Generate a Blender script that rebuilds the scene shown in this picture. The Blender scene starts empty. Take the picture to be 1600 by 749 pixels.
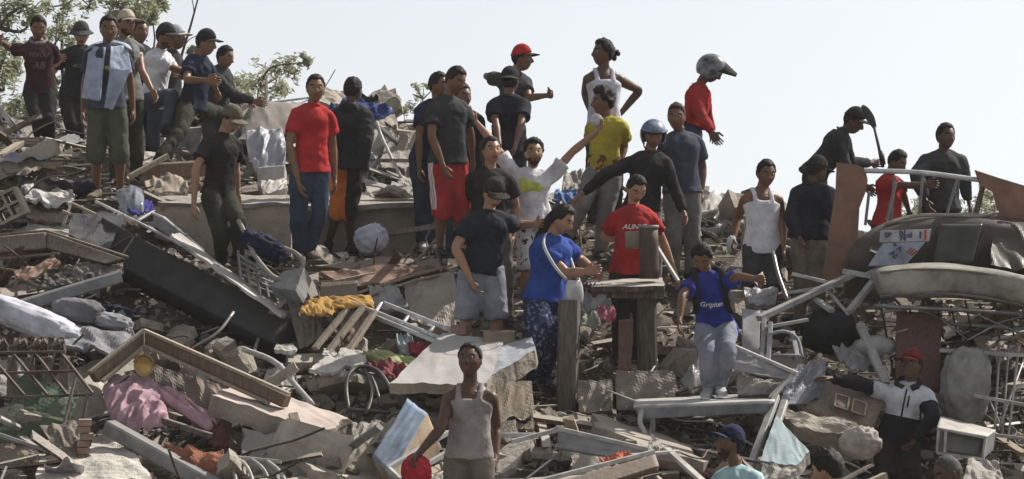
import bpy, bmesh, math, random
import numpy as np
from mathutils import Vector, Matrix, Quaternion
from mathutils.bvhtree import BVHTree

random.seed(7); RNG = np.random.default_rng(7)
scn = bpy.context.scene
COL = scn.collection
R = math.radians
# ------------------------------------------------------------------ camera, sky, sun, exposure
CAM_Z = 3.3            # camera height above the flat ground (m)
FOC = 5000.0           # focal length in pixels of the 1600 px wide photograph
cam = bpy.data.cameras.new('camera'); cam_o = bpy.data.objects.new('camera', cam); COL.objects.link(cam_o)
cam.sensor_width = 36.0; cam.lens = 36.0 * FOC / 1600.0
cam.clip_start = 0.5; cam.clip_end = 6000
cam_o.location = (0, 0, CAM_Z); cam_o.rotation_euler = (R(90), 0, 0)
scn.camera = cam_o
SKY_LIFT = .10
SUN_EL, SUN_AZ = 43.0, 56.0          # azimuth measured from +Y (view direction) towards +X
world = bpy.data.worlds.new("World"); scn.world = world; world.use_nodes = True
wn = world.node_tree.nodes; wl = world.node_tree.links
bg = wn['Background']; bg.inputs['Strength'].default_value = 0.112
sky = wn.new('ShaderNodeTexSky'); sky.sky_type = 'NISHITA'; sky.sun_disc = False
sky.sun_elevation = R(SUN_EL); sky.sun_rotation = R(SUN_AZ)
sky.altitude = 0; sky.air_density = 1.0; sky.dust_density = 1.0; sky.ozone_density = 1.0
hs = wn.new('ShaderNodeHueSaturation'); hs.inputs['Saturation'].default_value = 0.24
# hazy horizon: the sky a few degrees up reaches down to the skyline
wtc = wn.new('ShaderNodeTexCoord'); wsx = wn.new('ShaderNodeSeparateXYZ'); wcx = wn.new('ShaderNodeCombineXYZ'); wma = wn.new('ShaderNodeMath'); wmb = wn.new('ShaderNodeMath')
wma.operation = 'MAXIMUM'; wma.inputs[1].default_value = 0.0; wmb.operation = 'MULTIPLY_ADD'; wmb.inputs[1].default_value = .9; wmb.inputs[2].default_value = SKY_LIFT
wl.new(wtc.outputs['Generated'], wsx.inputs[0]); wl.new(wsx.outputs[0], wcx.inputs[0]); wl.new(wsx.outputs[1], wcx.inputs[1]); wl.new(wsx.outputs[2], wma.inputs[0]); wl.new(wma.outputs[0], wmb.inputs[0]); wl.new(wmb.outputs[0], wcx.inputs[2])
wl.new(wcx.outputs[0], sky.inputs[0])
wl.new(sky.outputs[0], hs.inputs['Color']); wl.new(hs.outputs[0], bg.inputs['Color'])
sl = bpy.data.lights.new('sun', 'SUN'); sl.energy = 5.0; sl.angle = R(0.5); sl.color = (1.0, 0.95, 0.87)
so = bpy.data.objects.new('sun', sl); COL.objects.link(so)
sdir = Vector((math.sin(R(SUN_AZ)) * math.cos(R(SUN_EL)), math.cos(R(SUN_AZ)) * math.cos(R(SUN_EL)), math.sin(R(SUN_EL))))
so.rotation_euler = sdir.to_track_quat('Z', 'Y').to_euler()
scn.view_settings.view_transform = 'Standard'; scn.view_settings.look = 'None'
scn.view_settings.exposure = 0.36; scn.view_settings.gamma = 1.0; scn.view_settings.use_curve_mapping = False
scn.cycles.max_bounces = 5; scn.cycles.diffuse_bounces = 2; scn.cycles.use_denoising = True

# ------------------------------------------------------------------ maths helpers
def W(x, y, D):
    "a point at depth D metres that the photograph shows at pixel (x, y)"
    return Vector(((x - 800) / FOC * D, D, CAM_Z + (374.5 - y) / FOC * D))
def V(*a): return Vector(a)

def _hash(ix, iy, iz, seed):
    h = (ix * 374761393 + iy * 668265263 + iz * 2147483647 + seed * 974634777) & 0xffffffff
    h = ((h ^ (h >> 13)) * 1274126177) & 0xffffffff
    return ((h ^ (h >> 16)) & 0xffff) / 65535.0
def vnoise(p, f=1.0, seed=0):
    p = np.asarray(p, float) * f + 1000.0
    i = np.floor(p).astype(np.int64); u = p - i; u = u * u * (3 - 2 * u)
    out = 0
    for dx in (0, 1):
        for dy in (0, 1):
            for dz in (0, 1):
                w = (u[:, 0] if dx else 1 - u[:, 0]) * (u[:, 1] if dy else 1 - u[:, 1]) * (u[:, 2] if dz else 1 - u[:, 2])
                out = out + w * _hash(i[:, 0] + dx, i[:, 1] + dy, i[:, 2] + dz, seed)
    return out * 2 - 1
def fbm(p, f=1.0, seed=0, octv=3):
    a, s = 1.0, 0
    for k in range(octv):
        s = s + a * vnoise(p, f * 2 ** k, seed + k); a *= .5
    return s
def sstep(a, b, x):
    t = np.clip((x - a) / (b - a), 0, 1); return t * t * (3 - 2 * t)

# ------------------------------------------------------------------ materials
MATS = {}
def nt(m):
    return m.node_tree.nodes, m.node_tree.links
def mat(key, col=(.5, .5, .5), rough=.8, kind='plain', dust=0.0, metal=0.0, bump=.3, scale=6.0, var=.25, rnd=0.0, col2=None, alpha=1.0):
    if key in MATS: return MATS[key]
    m = bpy.data.materials.new(key); m.use_nodes = True; N, L = nt(m)
    b = N['Principled BSDF']; b.inputs['Roughness'].default_value = rough; b.inputs['Metallic'].default_value = metal
    if 'Specular IOR Level' in b.inputs: b.inputs['Specular IOR Level'].default_value = .3 if kind != 'cloth' else .12
    tc = N.new('ShaderNodeTexCoord')
    n1 = N.new('ShaderNodeTexNoise'); n1.inputs['Scale'].default_value = scale; n1.inputs['Detail'].default_value = 6; n1.inputs['Roughness'].default_value = .65
    src = tc.outputs['Object']
    if kind == 'wood':
        mp = N.new('ShaderNodeMapping'); mp.inputs['Scale'].default_value = (9, 9, 1.2)
        L.new(src, mp.inputs[0]); src = mp.outputs[0]
    oi = N.new('ShaderNodeObjectInfo')
    ad = N.new('ShaderNodeVectorMath'); ad.operation = 'ADD'
    sc_ = N.new('ShaderNodeVectorMath'); sc_.operation = 'SCALE'; sc_.inputs[0].default_value = (37, 17, 53)
    L.new(oi.outputs['Random'], sc_.inputs['Scale']); L.new(src, ad.inputs[0]); L.new(sc_.outputs[0], ad.inputs[1])
    L.new(ad.outputs[0], n1.inputs['Vector'])
    mx = N.new('ShaderNodeMixRGB')
    c2 = col2 if col2 else tuple(min(1, c * (1 - var * 1.6)) for c in col)
    c1 = tuple(min(1, c * (1 + var * .8)) for c in col) if not col2 else col
    mx.inputs[1].default_value = (*c1, 1); mx.inputs[2].default_value = (*c2, 1)
    rp = N.new('ShaderNodeMapRange'); rp.inputs[1].default_value = .36; rp.inputs[2].default_value = .66
    L.new(n1.outputs['Fac'], rp.inputs[0]); L.new(rp.outputs[0], mx.inputs[0])
    out = mx.outputs[0]
    if kind == 'concrete':       # pale aggregate specks and stains
        vo = N.new('ShaderNodeTexVoronoi'); vo.inputs['Scale'].default_value = 38; L.new(ad.outputs[0], vo.inputs['Vector'])
        r2 = N.new('ShaderNodeMapRange'); r2.inputs[1].default_value = .12; r2.inputs[2].default_value = .3; r2.inputs[3].default_value = .35; r2.inputs[4].default_value = 0
        L.new(vo.outputs['Distance'], r2.inputs[0])
        m2 = N.new('ShaderNodeMixRGB'); m2.inputs[2].default_value = (*[min(1, c * 1.5) for c in col], 1)
        L.new(r2.outputs[0], m2.inputs[0]); L.new(out, m2.inputs[1]); out = m2.outputs[0]
    if rnd > 0:
        mr = N.new('ShaderNodeMapRange'); mr.inputs[3].default_value = 1 - rnd; mr.inputs[4].default_value = 1 + rnd * .7
        L.new(oi.outputs['Random'], mr.inputs[0])
        h2 = N.new('ShaderNodeHueSaturation'); L.new(mr.outputs[0], h2.inputs['Value']); L.new(out, h2.inputs['Color']); out = h2.outputs[0]
    if dust > 0:                 # pale powder settled on whatever faces up
        ge = N.new('ShaderNodeNewGeometry'); sx = N.new('ShaderNodeSeparateXYZ'); L.new(ge.outputs['Normal'], sx.inputs[0])
        n2 = N.new('ShaderNodeTexNoise'); n2.inputs['Scale'].default_value = 4.5; n2.inputs['Detail'].default_value = 5; L.new(ad.outputs[0], n2.inputs['Vector'])
        ma = N.new('ShaderNodeMath'); ma.operation = 'MULTIPLY_ADD'; ma.inputs[1].default_value = .55; ma.inputs[2].default_value = .1
        L.new(sx.outputs['Z'], ma.inputs[0])
        mb_ = N.new('ShaderNodeMath'); mb_.operation = 'ADD'; L.new(ma.outputs[0], mb_.inputs[0]); L.new(n2.outputs['Fac'], mb_.inputs[1])
        mc = N.new('ShaderNodeMapRange'); mc.inputs[1].default_value = .45; mc.inputs[2].default_value = 1.05; mc.inputs[3].default_value = 0; mc.inputs[4].default_value = dust
        L.new(mb_.outputs[0], mc.inputs[0])
        md = N.new('ShaderNodeMixRGB'); md.inputs[2].default_value = (.42, .375, .315, 1)
        L.new(mc.outputs[0], md.inputs[0]); L.new(out, md.inputs[1]); out = md.outputs[0]
    L.new(out, b.inputs['Base Color'])
    n3 = N.new('ShaderNodeTexNoise'); n3.inputs['Scale'].default_value = {'cloth': 10, 'concrete': 14, 'wood': 3, 'skin': 60}.get(kind, 20); n3.inputs['Detail'].default_value = 7
    L.new(ad.outputs[0], n3.inputs['Vector'])
    bp = N.new('ShaderNodeBump'); bp.inputs['Strength'].default_value = bump; bp.inputs['Distance'].default_value = {'concrete': .03, 'cloth': .035}.get(kind, .01)
    L.new(n3.outputs['Fac'], bp.inputs['Height']); L.new(bp.outputs[0], b.inputs['Normal'])
    if kind == 'skin':
        b.inputs['Subsurface Weight'].default_value = .05; b.inputs['Subsurface Radius'].default_value = (.02, .008, .004)
    if kind == 'leaf':
        tr = N.new('ShaderNodeBsdfTranslucent'); ms = N.new('ShaderNodeMixShader'); ms.inputs[0].default_value = .6
        L.new(out, tr.inputs[0]); L.new(b.outputs[0], ms.inputs[1]); L.new(tr.outputs[0], ms.inputs[2]); L.new(ms.outputs[0], N['Material Output'].inputs[0])
    if kind == 'sheer':
        tr = N.new('ShaderNodeBsdfTransparent'); ms = N.new('ShaderNodeMixShader'); ms.inputs[0].default_value = alpha
        L.new(tr.outputs[0], ms.inputs[1]); L.new(b.outputs[0], ms.inputs[2]); L.new(ms.outputs[0], N['Material Output'].inputs[0])
    MATS[key] = m
    return m
def cloth(key, col, **k):
    k.setdefault('var', .22); k.setdefault('dust', .05)
    return mat('cloth_' + key, col, .95, 'cloth', bump=k.pop('bump', .6), scale=5, **k)

# ------------------------------------------------------------------ mesh buffer
class MB:
    def __init__(s): s.v = []; s.f = []; s.m = []; s.n = 0
    def add(s, verts, faces, m=0):
        verts = [tuple(v) for v in verts]; o = s.n
        s.v += verts; s.n += len(verts)
        s.f += [tuple(i + o for i in f) for f in faces]; s.m += [m] * len(faces)
        return o
    def arr(s): return np.array(s.v, float)
ORG = {}
def link(name, verts, faces, mats, parent=None, fm=None, smooth=True, origin=None, angle=None):
    verts = np.asarray(verts, float)
    if parent is None:
        o0 = np.array(origin) if origin is not None else np.array([verts[:, 0].mean(), verts[:, 1].mean(), verts[:, 2].min()])
    else:
        o0 = np.array(ORG[parent.name])
    me = bpy.data.meshes.new(name); me.from_pydata((verts - o0).tolist(), [], faces)
    if not isinstance(mats, (list, tuple)): mats = [mats]
    for m in mats: me.materials.append(m)
    if fm is not None: me.polygons.foreach_set('material_index', fm)
    me.polygons.foreach_set('use_smooth', [bool(smooth)] * len(me.polygons))
    me.update()
    ob = bpy.data.objects.new(name, me); COL.objects.link(ob)
    if parent is None: ob.location = o0
    else: ob.parent = parent
    ORG[ob.name] = tuple(o0)
    return ob
def build(mb, name, mats, parent=None, smooth=True, origin=None):
    return link(name, mb.v, mb.f, mats, parent, mb.m, smooth, origin)
def tag(o, label=None, cat=None, group=None, kind=None):
    if label: o['label'] = label
    if cat: o['category'] = cat
    if group: o['group'] = group
    if kind: o['kind'] = kind
    return o
def thing(name, loc, label, cat, group=None):
    o = bpy.data.objects.new(name, None); COL.objects.link(o); o.location = loc; o.empty_display_size = .1
    ORG[o.name] = tuple(loc)
    return tag(o, label, cat, group)

def crom(P, sub):
    P = np.asarray(P, float); n = len(P)
    if n < 3 or sub < 2: 
        if sub < 2: return P
        return np.array([P[0] + (P[-1] - P[0]) * k / sub for k in range(sub + 1)]) if n == 2 else P
    Q = np.vstack([2 * P[0] - P[1], P, 2 * P[-1] - P[-2]]); out = []
    for i in range(n - 1):
        a, b, c, d = Q[i], Q[i + 1], Q[i + 2], Q[i + 3]
        for k in range(sub):
            t = k / sub
            out.append(.5 * (2 * b + (c - a) * t + (2 * a - 5 * b + 4 * c - d) * t * t + (3 * b - a - 3 * c + d) * t ** 3))
    out.append(P[-1]); return np.array(out)

def tube(mb, pts, rad, lat=None, n=12, sub=3, m=0, round_ends=False, power=1.0):
    "loft through pts with radii rad (scalar or (a, b)); a lies along lat"
    pts = np.array([tuple(p) for p in pts], float)
    rad = np.array([(r, r) if np.isscalar(r) else r for r in rad], float)
    la = None
    if lat is not None:
        la = np.array(lat, float)
        if la.ndim == 1: la = np.tile(la, (len(pts), 1))
    C = crom(pts, sub); Rr = np.maximum(crom(rad, sub), .0005)
    LA = crom(la, sub) if la is not None else None
    if round_ends:
        for end in (0, -1):
            t = (C[0] - C[1]) if end == 0 else (C[-1] - C[-2]); t = t / (np.linalg.norm(t) + 1e-9)
            r0 = Rr[end]; rr = min(r0)
            add = [(.5, .87), (.87, .5), (.98, .15)]
            for h, w in add:
                base = C[0] if end == 0 and h == .5 else (C[-1] if end == -1 and h == .5 else None)
                if h == .5: b0 = C[end].copy()
                np_ = b0 + t * rr * h
                if end == 0:
                    C = np.vstack([np_, C]); Rr = np.vstack([r0 * w, Rr])
                    if LA is not None: LA = np.vstack([LA[0], LA])
                else:
                    C = np.vstack([C, np_]); Rr = np.vstack([Rr, r0 * w])
                    if LA is not None: LA = np.vstack([LA, LA[-1]])
    N = len(C); verts = []
    T = np.gradient(C, axis=0); T /= (np.linalg.norm(T, axis=1)[:, None] + 1e-9)
    prev = None
    ang = np.arange(n) * 2 * math.pi / n; ca, sa = np.cos(ang), np.sin(ang)
    if power != 1.0:
        ca = np.sign(ca) * np.abs(ca) ** power; sa = np.sign(sa) * np.abs(sa) ** power
    for i in range(N):
        t = T[i]
        if LA is not None: a = LA[i]
        elif prev is not None: a = prev
        else: a = np.array([1., 0, 0]) if abs(t[0]) < .8 else np.array([0, 1., 0])
        a = a - t * a.dot(t); a /= (np.linalg.norm(a) + 1e-9); prev = a
        b = np.cross(t, a)
        ring = C[i] + np.outer(ca, a) * Rr[i, 0] + np.outer(sa, b) * Rr[i, 1]
        verts += ring.tolist()
    faces = []
    for i in range(N - 1):
        for k in range(n):
            k2 = (k + 1) % n
            faces.append((i * n + k, i * n + k2, (i + 1) * n + k2, (i + 1) * n + k))
    faces.append(tuple(range(n))[::-1]); faces.append(tuple((N - 1) * n + k for k in range(n)))
    mb.add(verts, faces, m)

def box(mb, c, ax, ay, az, m=0):
    "box with centre c and half-axis vectors"
    c, ax, ay, az = (np.array(tuple(q), float) for q in (c, ax, ay, az))
    vs = [c + sx * ax + sy * ay + sz * az for sz in (-1, 1) for sx, sy in ((-1, -1), (1, -1), (1, 1), (-1, 1))]
    mb.add(vs, [(3, 2, 1, 0), (4, 5, 6, 7), (0, 1, 5, 4), (1, 2, 6, 5), (2, 3, 7, 6), (3, 0, 4, 7)], m)
def bar(mb, p, q, w, h, up=(0, 0, 1), m=0, bev=0.0):
    "squared bar from p to q, w wide, h high, with chamfered edges"
    p, q = np.array(tuple(p), float), np.array(tuple(q), float); t = q - p; L = np.linalg.norm(t); t = t / L
    up = np.array(up, float); a = np.cross(t, up)
    if np.linalg.norm(a) < 1e-3: a = np.cross(t, (1, 0, 0))
    a /= np.linalg.norm(a); b = np.cross(a, t)
    c = bev if bev else min(w, h) * .12
    prof = [(-w / 2 + c, -h / 2), (w / 2 - c, -h / 2), (w / 2, -h / 2 + c), (w / 2, h / 2 - c), (w / 2 - c, h / 2), (-w / 2 + c, h / 2), (-w / 2, h / 2 - c), (-w / 2, -h / 2 + c)]
    vs = [p + a * x + b * y for x, y in prof] + [q + a * x + b * y for x, y in prof]
    fs = [(k, (k + 1) % 8, (k + 1) % 8 + 8, k + 8) for k in range(8)] + [tuple(range(8))[::-1], tuple(range(8, 16))]
    mb.add(vs, fs, m)

# voxel-merged meshes (bodies, clothes, lumps)
def remesh(mb, voxel, smooth=3, fac=.6):
    me = bpy.data.meshes.new('tmp'); me.from_pydata([tuple(v) for v in mb.v], [], mb.f)
    ob = bpy.data.objects.new('tmp', me); TMP.objects.link(ob)
    r = ob.modifiers.new('r', 'REMESH'); r.mode = 'VOXEL'; r.voxel_size = voxel
    if smooth:
        s = ob.modifiers.new('s', 'SMOOTH'); s.iterations = smooth; s.factor = fac
    vl = tmp_scene.view_layers[0]; vl.update()
    dg = vl.depsgraph; dg.update(); ev = ob.evaluated_get(dg); m2 = ev.to_mesh()
    n = len(m2.vertices); co = np.empty(n * 3); m2.vertices.foreach_get('co', co); nm = np.empty(n * 3); m2.vertices.foreach_get('normal', nm)
    fs = [tuple(p.vertices) for p in m2.polygons]
    ev.to_mesh_clear(); bpy.data.objects.remove(ob); bpy.data.meshes.remove(me)
    return co.reshape(-1, 3), nm.reshape(-1, 3), fs
tmp_scene = bpy.data.scenes.new('tmp'); TMP = tmp_scene.collection
# ------------------------------------------------------------------ people
HW, HD, HH = .077, .098, .118
def head_dirs(nu=40, nv=30):
    vs = []
    for j in range(nv + 1):
        ph = -math.pi / 2 + math.pi * j / nv
        for i in range(nu):
            th = 2 * math.pi * i / nu
            vs.append((math.cos(ph) * math.sin(th), math.cos(ph) * math.cos(th), math.sin(ph)))
    fs = [(j * nu + i, j * nu + (i + 1) % nu, (j + 1) * nu + (i + 1) % nu, (j + 1) * nu + i) for j in range(nv) for i in range(nu)]
    return np.array(vs), fs
HDIR, HFACE = head_dirs()
def head_shape(d, thick=0.0):
    "skull, jaw, brow, sockets, nose, lips and chin; x lateral, y forward, z up"
    x, y, z = d[:, 0].copy(), d[:, 1].copy(), d[:, 2].copy()
    X, Y, Z = x * HW, y * HD, z * HH
    low = np.clip(-z, 0, 1)
    X *= 1 - .30 * low ** 1.6
    Y = np.where(y > 0, Y * (1 - .02 * low) * .93, Y * (1 - .55 * low ** 1.2))
    top = np.clip(z, 0, 1); Y = np.where(y > 0, Y * (1 - .12 * top ** 2), Y)
    Z = np.where(z < 0, Z * 1.0, Z)
    fr = sstep(.2, .75, y)
    def g(cx, cz, sx, sz): return np.exp(-((X - cx) / sx) ** 2 - ((Z - cz) / sz) ** 2) * fr
    Y -= .011 * (g(.031, .008, .017, .012) + g(-.031, .008, .017, .012))
    Y += .005 * np.exp(-((Z - .03) / .010) ** 2 - (X / .05) ** 2) * fr
    nose = np.exp(-(X / (.009 + .006 * sstep(.01, -.035, Z))) ** 2) * fr * sstep(.022, -.03, Z) * sstep(-.047, -.036, Z)
    Y += .026 * nose
    Y += .006 * g(0, -.058, .022, .006) + .006 * g(0, -.071, .019, .006) - .003 * g(0, -.0645, .024, .003)
    Y += .010 * g(0, -.1, .024, .016)
    X += np.sign(X) * .004 * np.exp(-((Z + .02) / .02) ** 2) * sstep(.3, .7, y) * sstep(.2, .6, np.abs(x))
    P = np.stack([X, Y, Z], 1)
    if thick is not None and not np.isscalar(thick) or (np.isscalar(thick) and thick != 0):
        nn = np.stack([x / HW, y / HD, z / HH], 1); nn /= np.linalg.norm(nn, axis=1)[:, None]
        P = P + nn * (thick[:, None] if not np.isscalar(thick) else thick)
    return P
def ear(mb, side, M, s, m=0):
    pts = []; 
    c = np.array([side * .076, -.008, -.008])
    prof = [(-.028, .006, .010), (-.012, .011, .014), (.008, .012, .018), (.022, .010, .015), (.029, .005, .008)]
    tube(mb, [xf(M, c + np.array([side * .006 * (k / 4), -.004 * k / 4, z]), s) for k, (z, a, b) in enumerate(prof)],
         [(a * .7 * s, b * s) for z, a, b in prof], lat=tuple(M.col[0]), n=8, sub=2, m=m)
def xf(M, p, s, c=None):
    q = M @ Vector(p) * s
    return q
def face_frame(yaw, pitch=0, roll=0):
    "columns: lateral (anatomical left), forward, up. yaw 0 = facing the camera, 90 = facing image right"
    y = R(yaw); l = Vector((math.cos(y), math.sin(y), 0)); f = Vector((math.sin(y), -math.cos(y), 0)); u = Vector((0, 0, 1))
    M = Matrix((l, f, u)).transposed()
    M = M @ Matrix.Rotation(R(pitch), 3, 'X') @ Matrix.Rotation(R(roll), 3, 'Y')
    return M
def raypt(S, x, y, L, sg):
    C = Vector((0, 0, CAM_Z)); d = (W(x, y, 1) - C); dn = d.normalized(); w = C - S
    b = w.dot(dn); c = w.dot(w) - L * L; disc = b * b - c
    if disc <= 0: return C + dn * (-b)
    t = -b + (math.sqrt(disc) if sg > 0 else -math.sqrt(disc))
    return C + dn * t
def hand(mb, wr, d, nrm, thumb, s, curl=.35, m=0, spread=0.0):
    d = d.normalized(); nrm = (nrm - d * nrm.dot(d)).normalized(); w = d.cross(nrm).normalized()
    if w.dot(thumb) < 0: w = -w
    # palm
    tube(mb, [wr - d * .03 * s, wr + d * .01 * s, wr + d * .045 * s, wr + d * .085 * s, wr + d * .098 * s],
         [(.024 * s, .018 * s), (.030 * s, .018 * s), (.041 * s, .016 * s), (.042 * s, .013 * s), (.036 * s, .009 * s)], lat=tuple(w), n=10, sub=2, m=m)
    for k, (off, L) in enumerate(((.030, .072), (.010, .080), (-.010, .075), (-.029, .060))):
        b = wr + d * (.088 - abs(k - 1.2) * .003) * s + w * off * s
        dd = (d + w * off * spread * 12).normalized(); pts = [b - dd * .02 * s, b]; a = 0; p = b
        for j, fr in enumerate((.45, .32, .23)):
            a += curl * (.9 if j == 0 else 1.15) * (1 + .1 * k)
            p = p + (dd * math.cos(a) + nrm * math.sin(a)) * L * fr * s; pts.append(p)
        tube(mb, pts, [.0095 * s, .0098 * s, .0088 * s, .0080 * s, .0055 * s], n=6, sub=1, m=m)
    b = wr + d * .025 * s + w * .026 * s
    t1 = (d * .75 + w * (.7 + spread) + nrm * .25).normalized(); t2 = (d + w * .25 + nrm * .4 * (1 + curl)).normalized()
    tube(mb, [b - w * .012 * s, b + t1 * .035 * s, b + t1 * .035 * s + t2 * .03 * s, b + t1 * .035 * s + t2 * .052 * s], [.014 * s, .012 * s, .0105 * s, .007 * s], n=6, sub=1, m=m)

def spotted(a, b, sc=24, th=.10):
    key = 'cloth_spot_' + a + b
    if key in MATS: return MATS[key]
    m = cloth('sp' + a + b, CLOTH[a]); N, L = nt(m); bs = N['Principled BSDF']; old = bs.inputs['Base Color'].links[0].from_socket
    tc = N.new('ShaderNodeTexCoord'); no = N.new('ShaderNodeTexNoise'); no.inputs['Scale'].default_value = sc; no.inputs['Detail'].default_value = 1.5; L.new(tc.outputs['Object'], no.inputs['Vector'])
    mr = N.new('ShaderNodeMapRange'); mr.inputs[1].default_value = .5 + th; mr.inputs[2].default_value = .54 + th; L.new(no.outputs['Fac'], mr.inputs[0])
    mx = N.new('ShaderNodeMixRGB'); mx.inputs[2].default_value = (*CLOTH[b], 1); L.new(mr.outputs[0], mx.inputs[0]); L.new(old, mx.inputs[1]); L.new(mx.outputs[0], bs.inputs['Base Color'])
    MATS[key] = m; return m
SKIN = {}
def skin(tone):
    cols = {'a': (.22, .115, .068), 'b': (.165, .083, .048), 'c': (.34, .19, .12), 'd': (.105, .055, .035), 'e': (.4, .24, .16)}
    return mat('skin_' + tone, cols[tone], .46, 'skin', bump=.15, var=.12, scale=9)
M_EYE = mat('eye_white', (.22, .2, .18), .3, bump=0); M_IRIS = mat('eye_iris', (.02, .012, .008), .2, bump=0)
M_HAIR = mat('hair_black', (.012, .010, .009), .75, bump=.9, scale=40)
M_BROWN = mat('hair_brown', (.05, .03, .018), .75, bump=.9, scale=40)
M_GREYH = mat('hair_grey', (.075, .07, .066), .85, bump=.9, scale=40)

def wrinkle(co, nm, amp, seed, freq=7.0):
    p = co * np.array([1.0, 1.0, .6]); w = fbm(p, 2.1, seed + 9, 2)[:, None] * .2
    q = p + w
    a = 1 - np.abs(vnoise(q, freq, seed)) * 2.4
    b = np.abs(vnoise(q[:, [2, 0, 1]] + 3, freq * 1.7, seed + 5)) * 2 - .6
    c = 1 - np.abs(vnoise(co * np.array([1, 1, 2.2]) + w, freq * 1.5, seed + 7)) * 2.4
    return co + nm * ((a * .7 + b * .45 + c * .35) * amp)[:, None]

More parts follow.
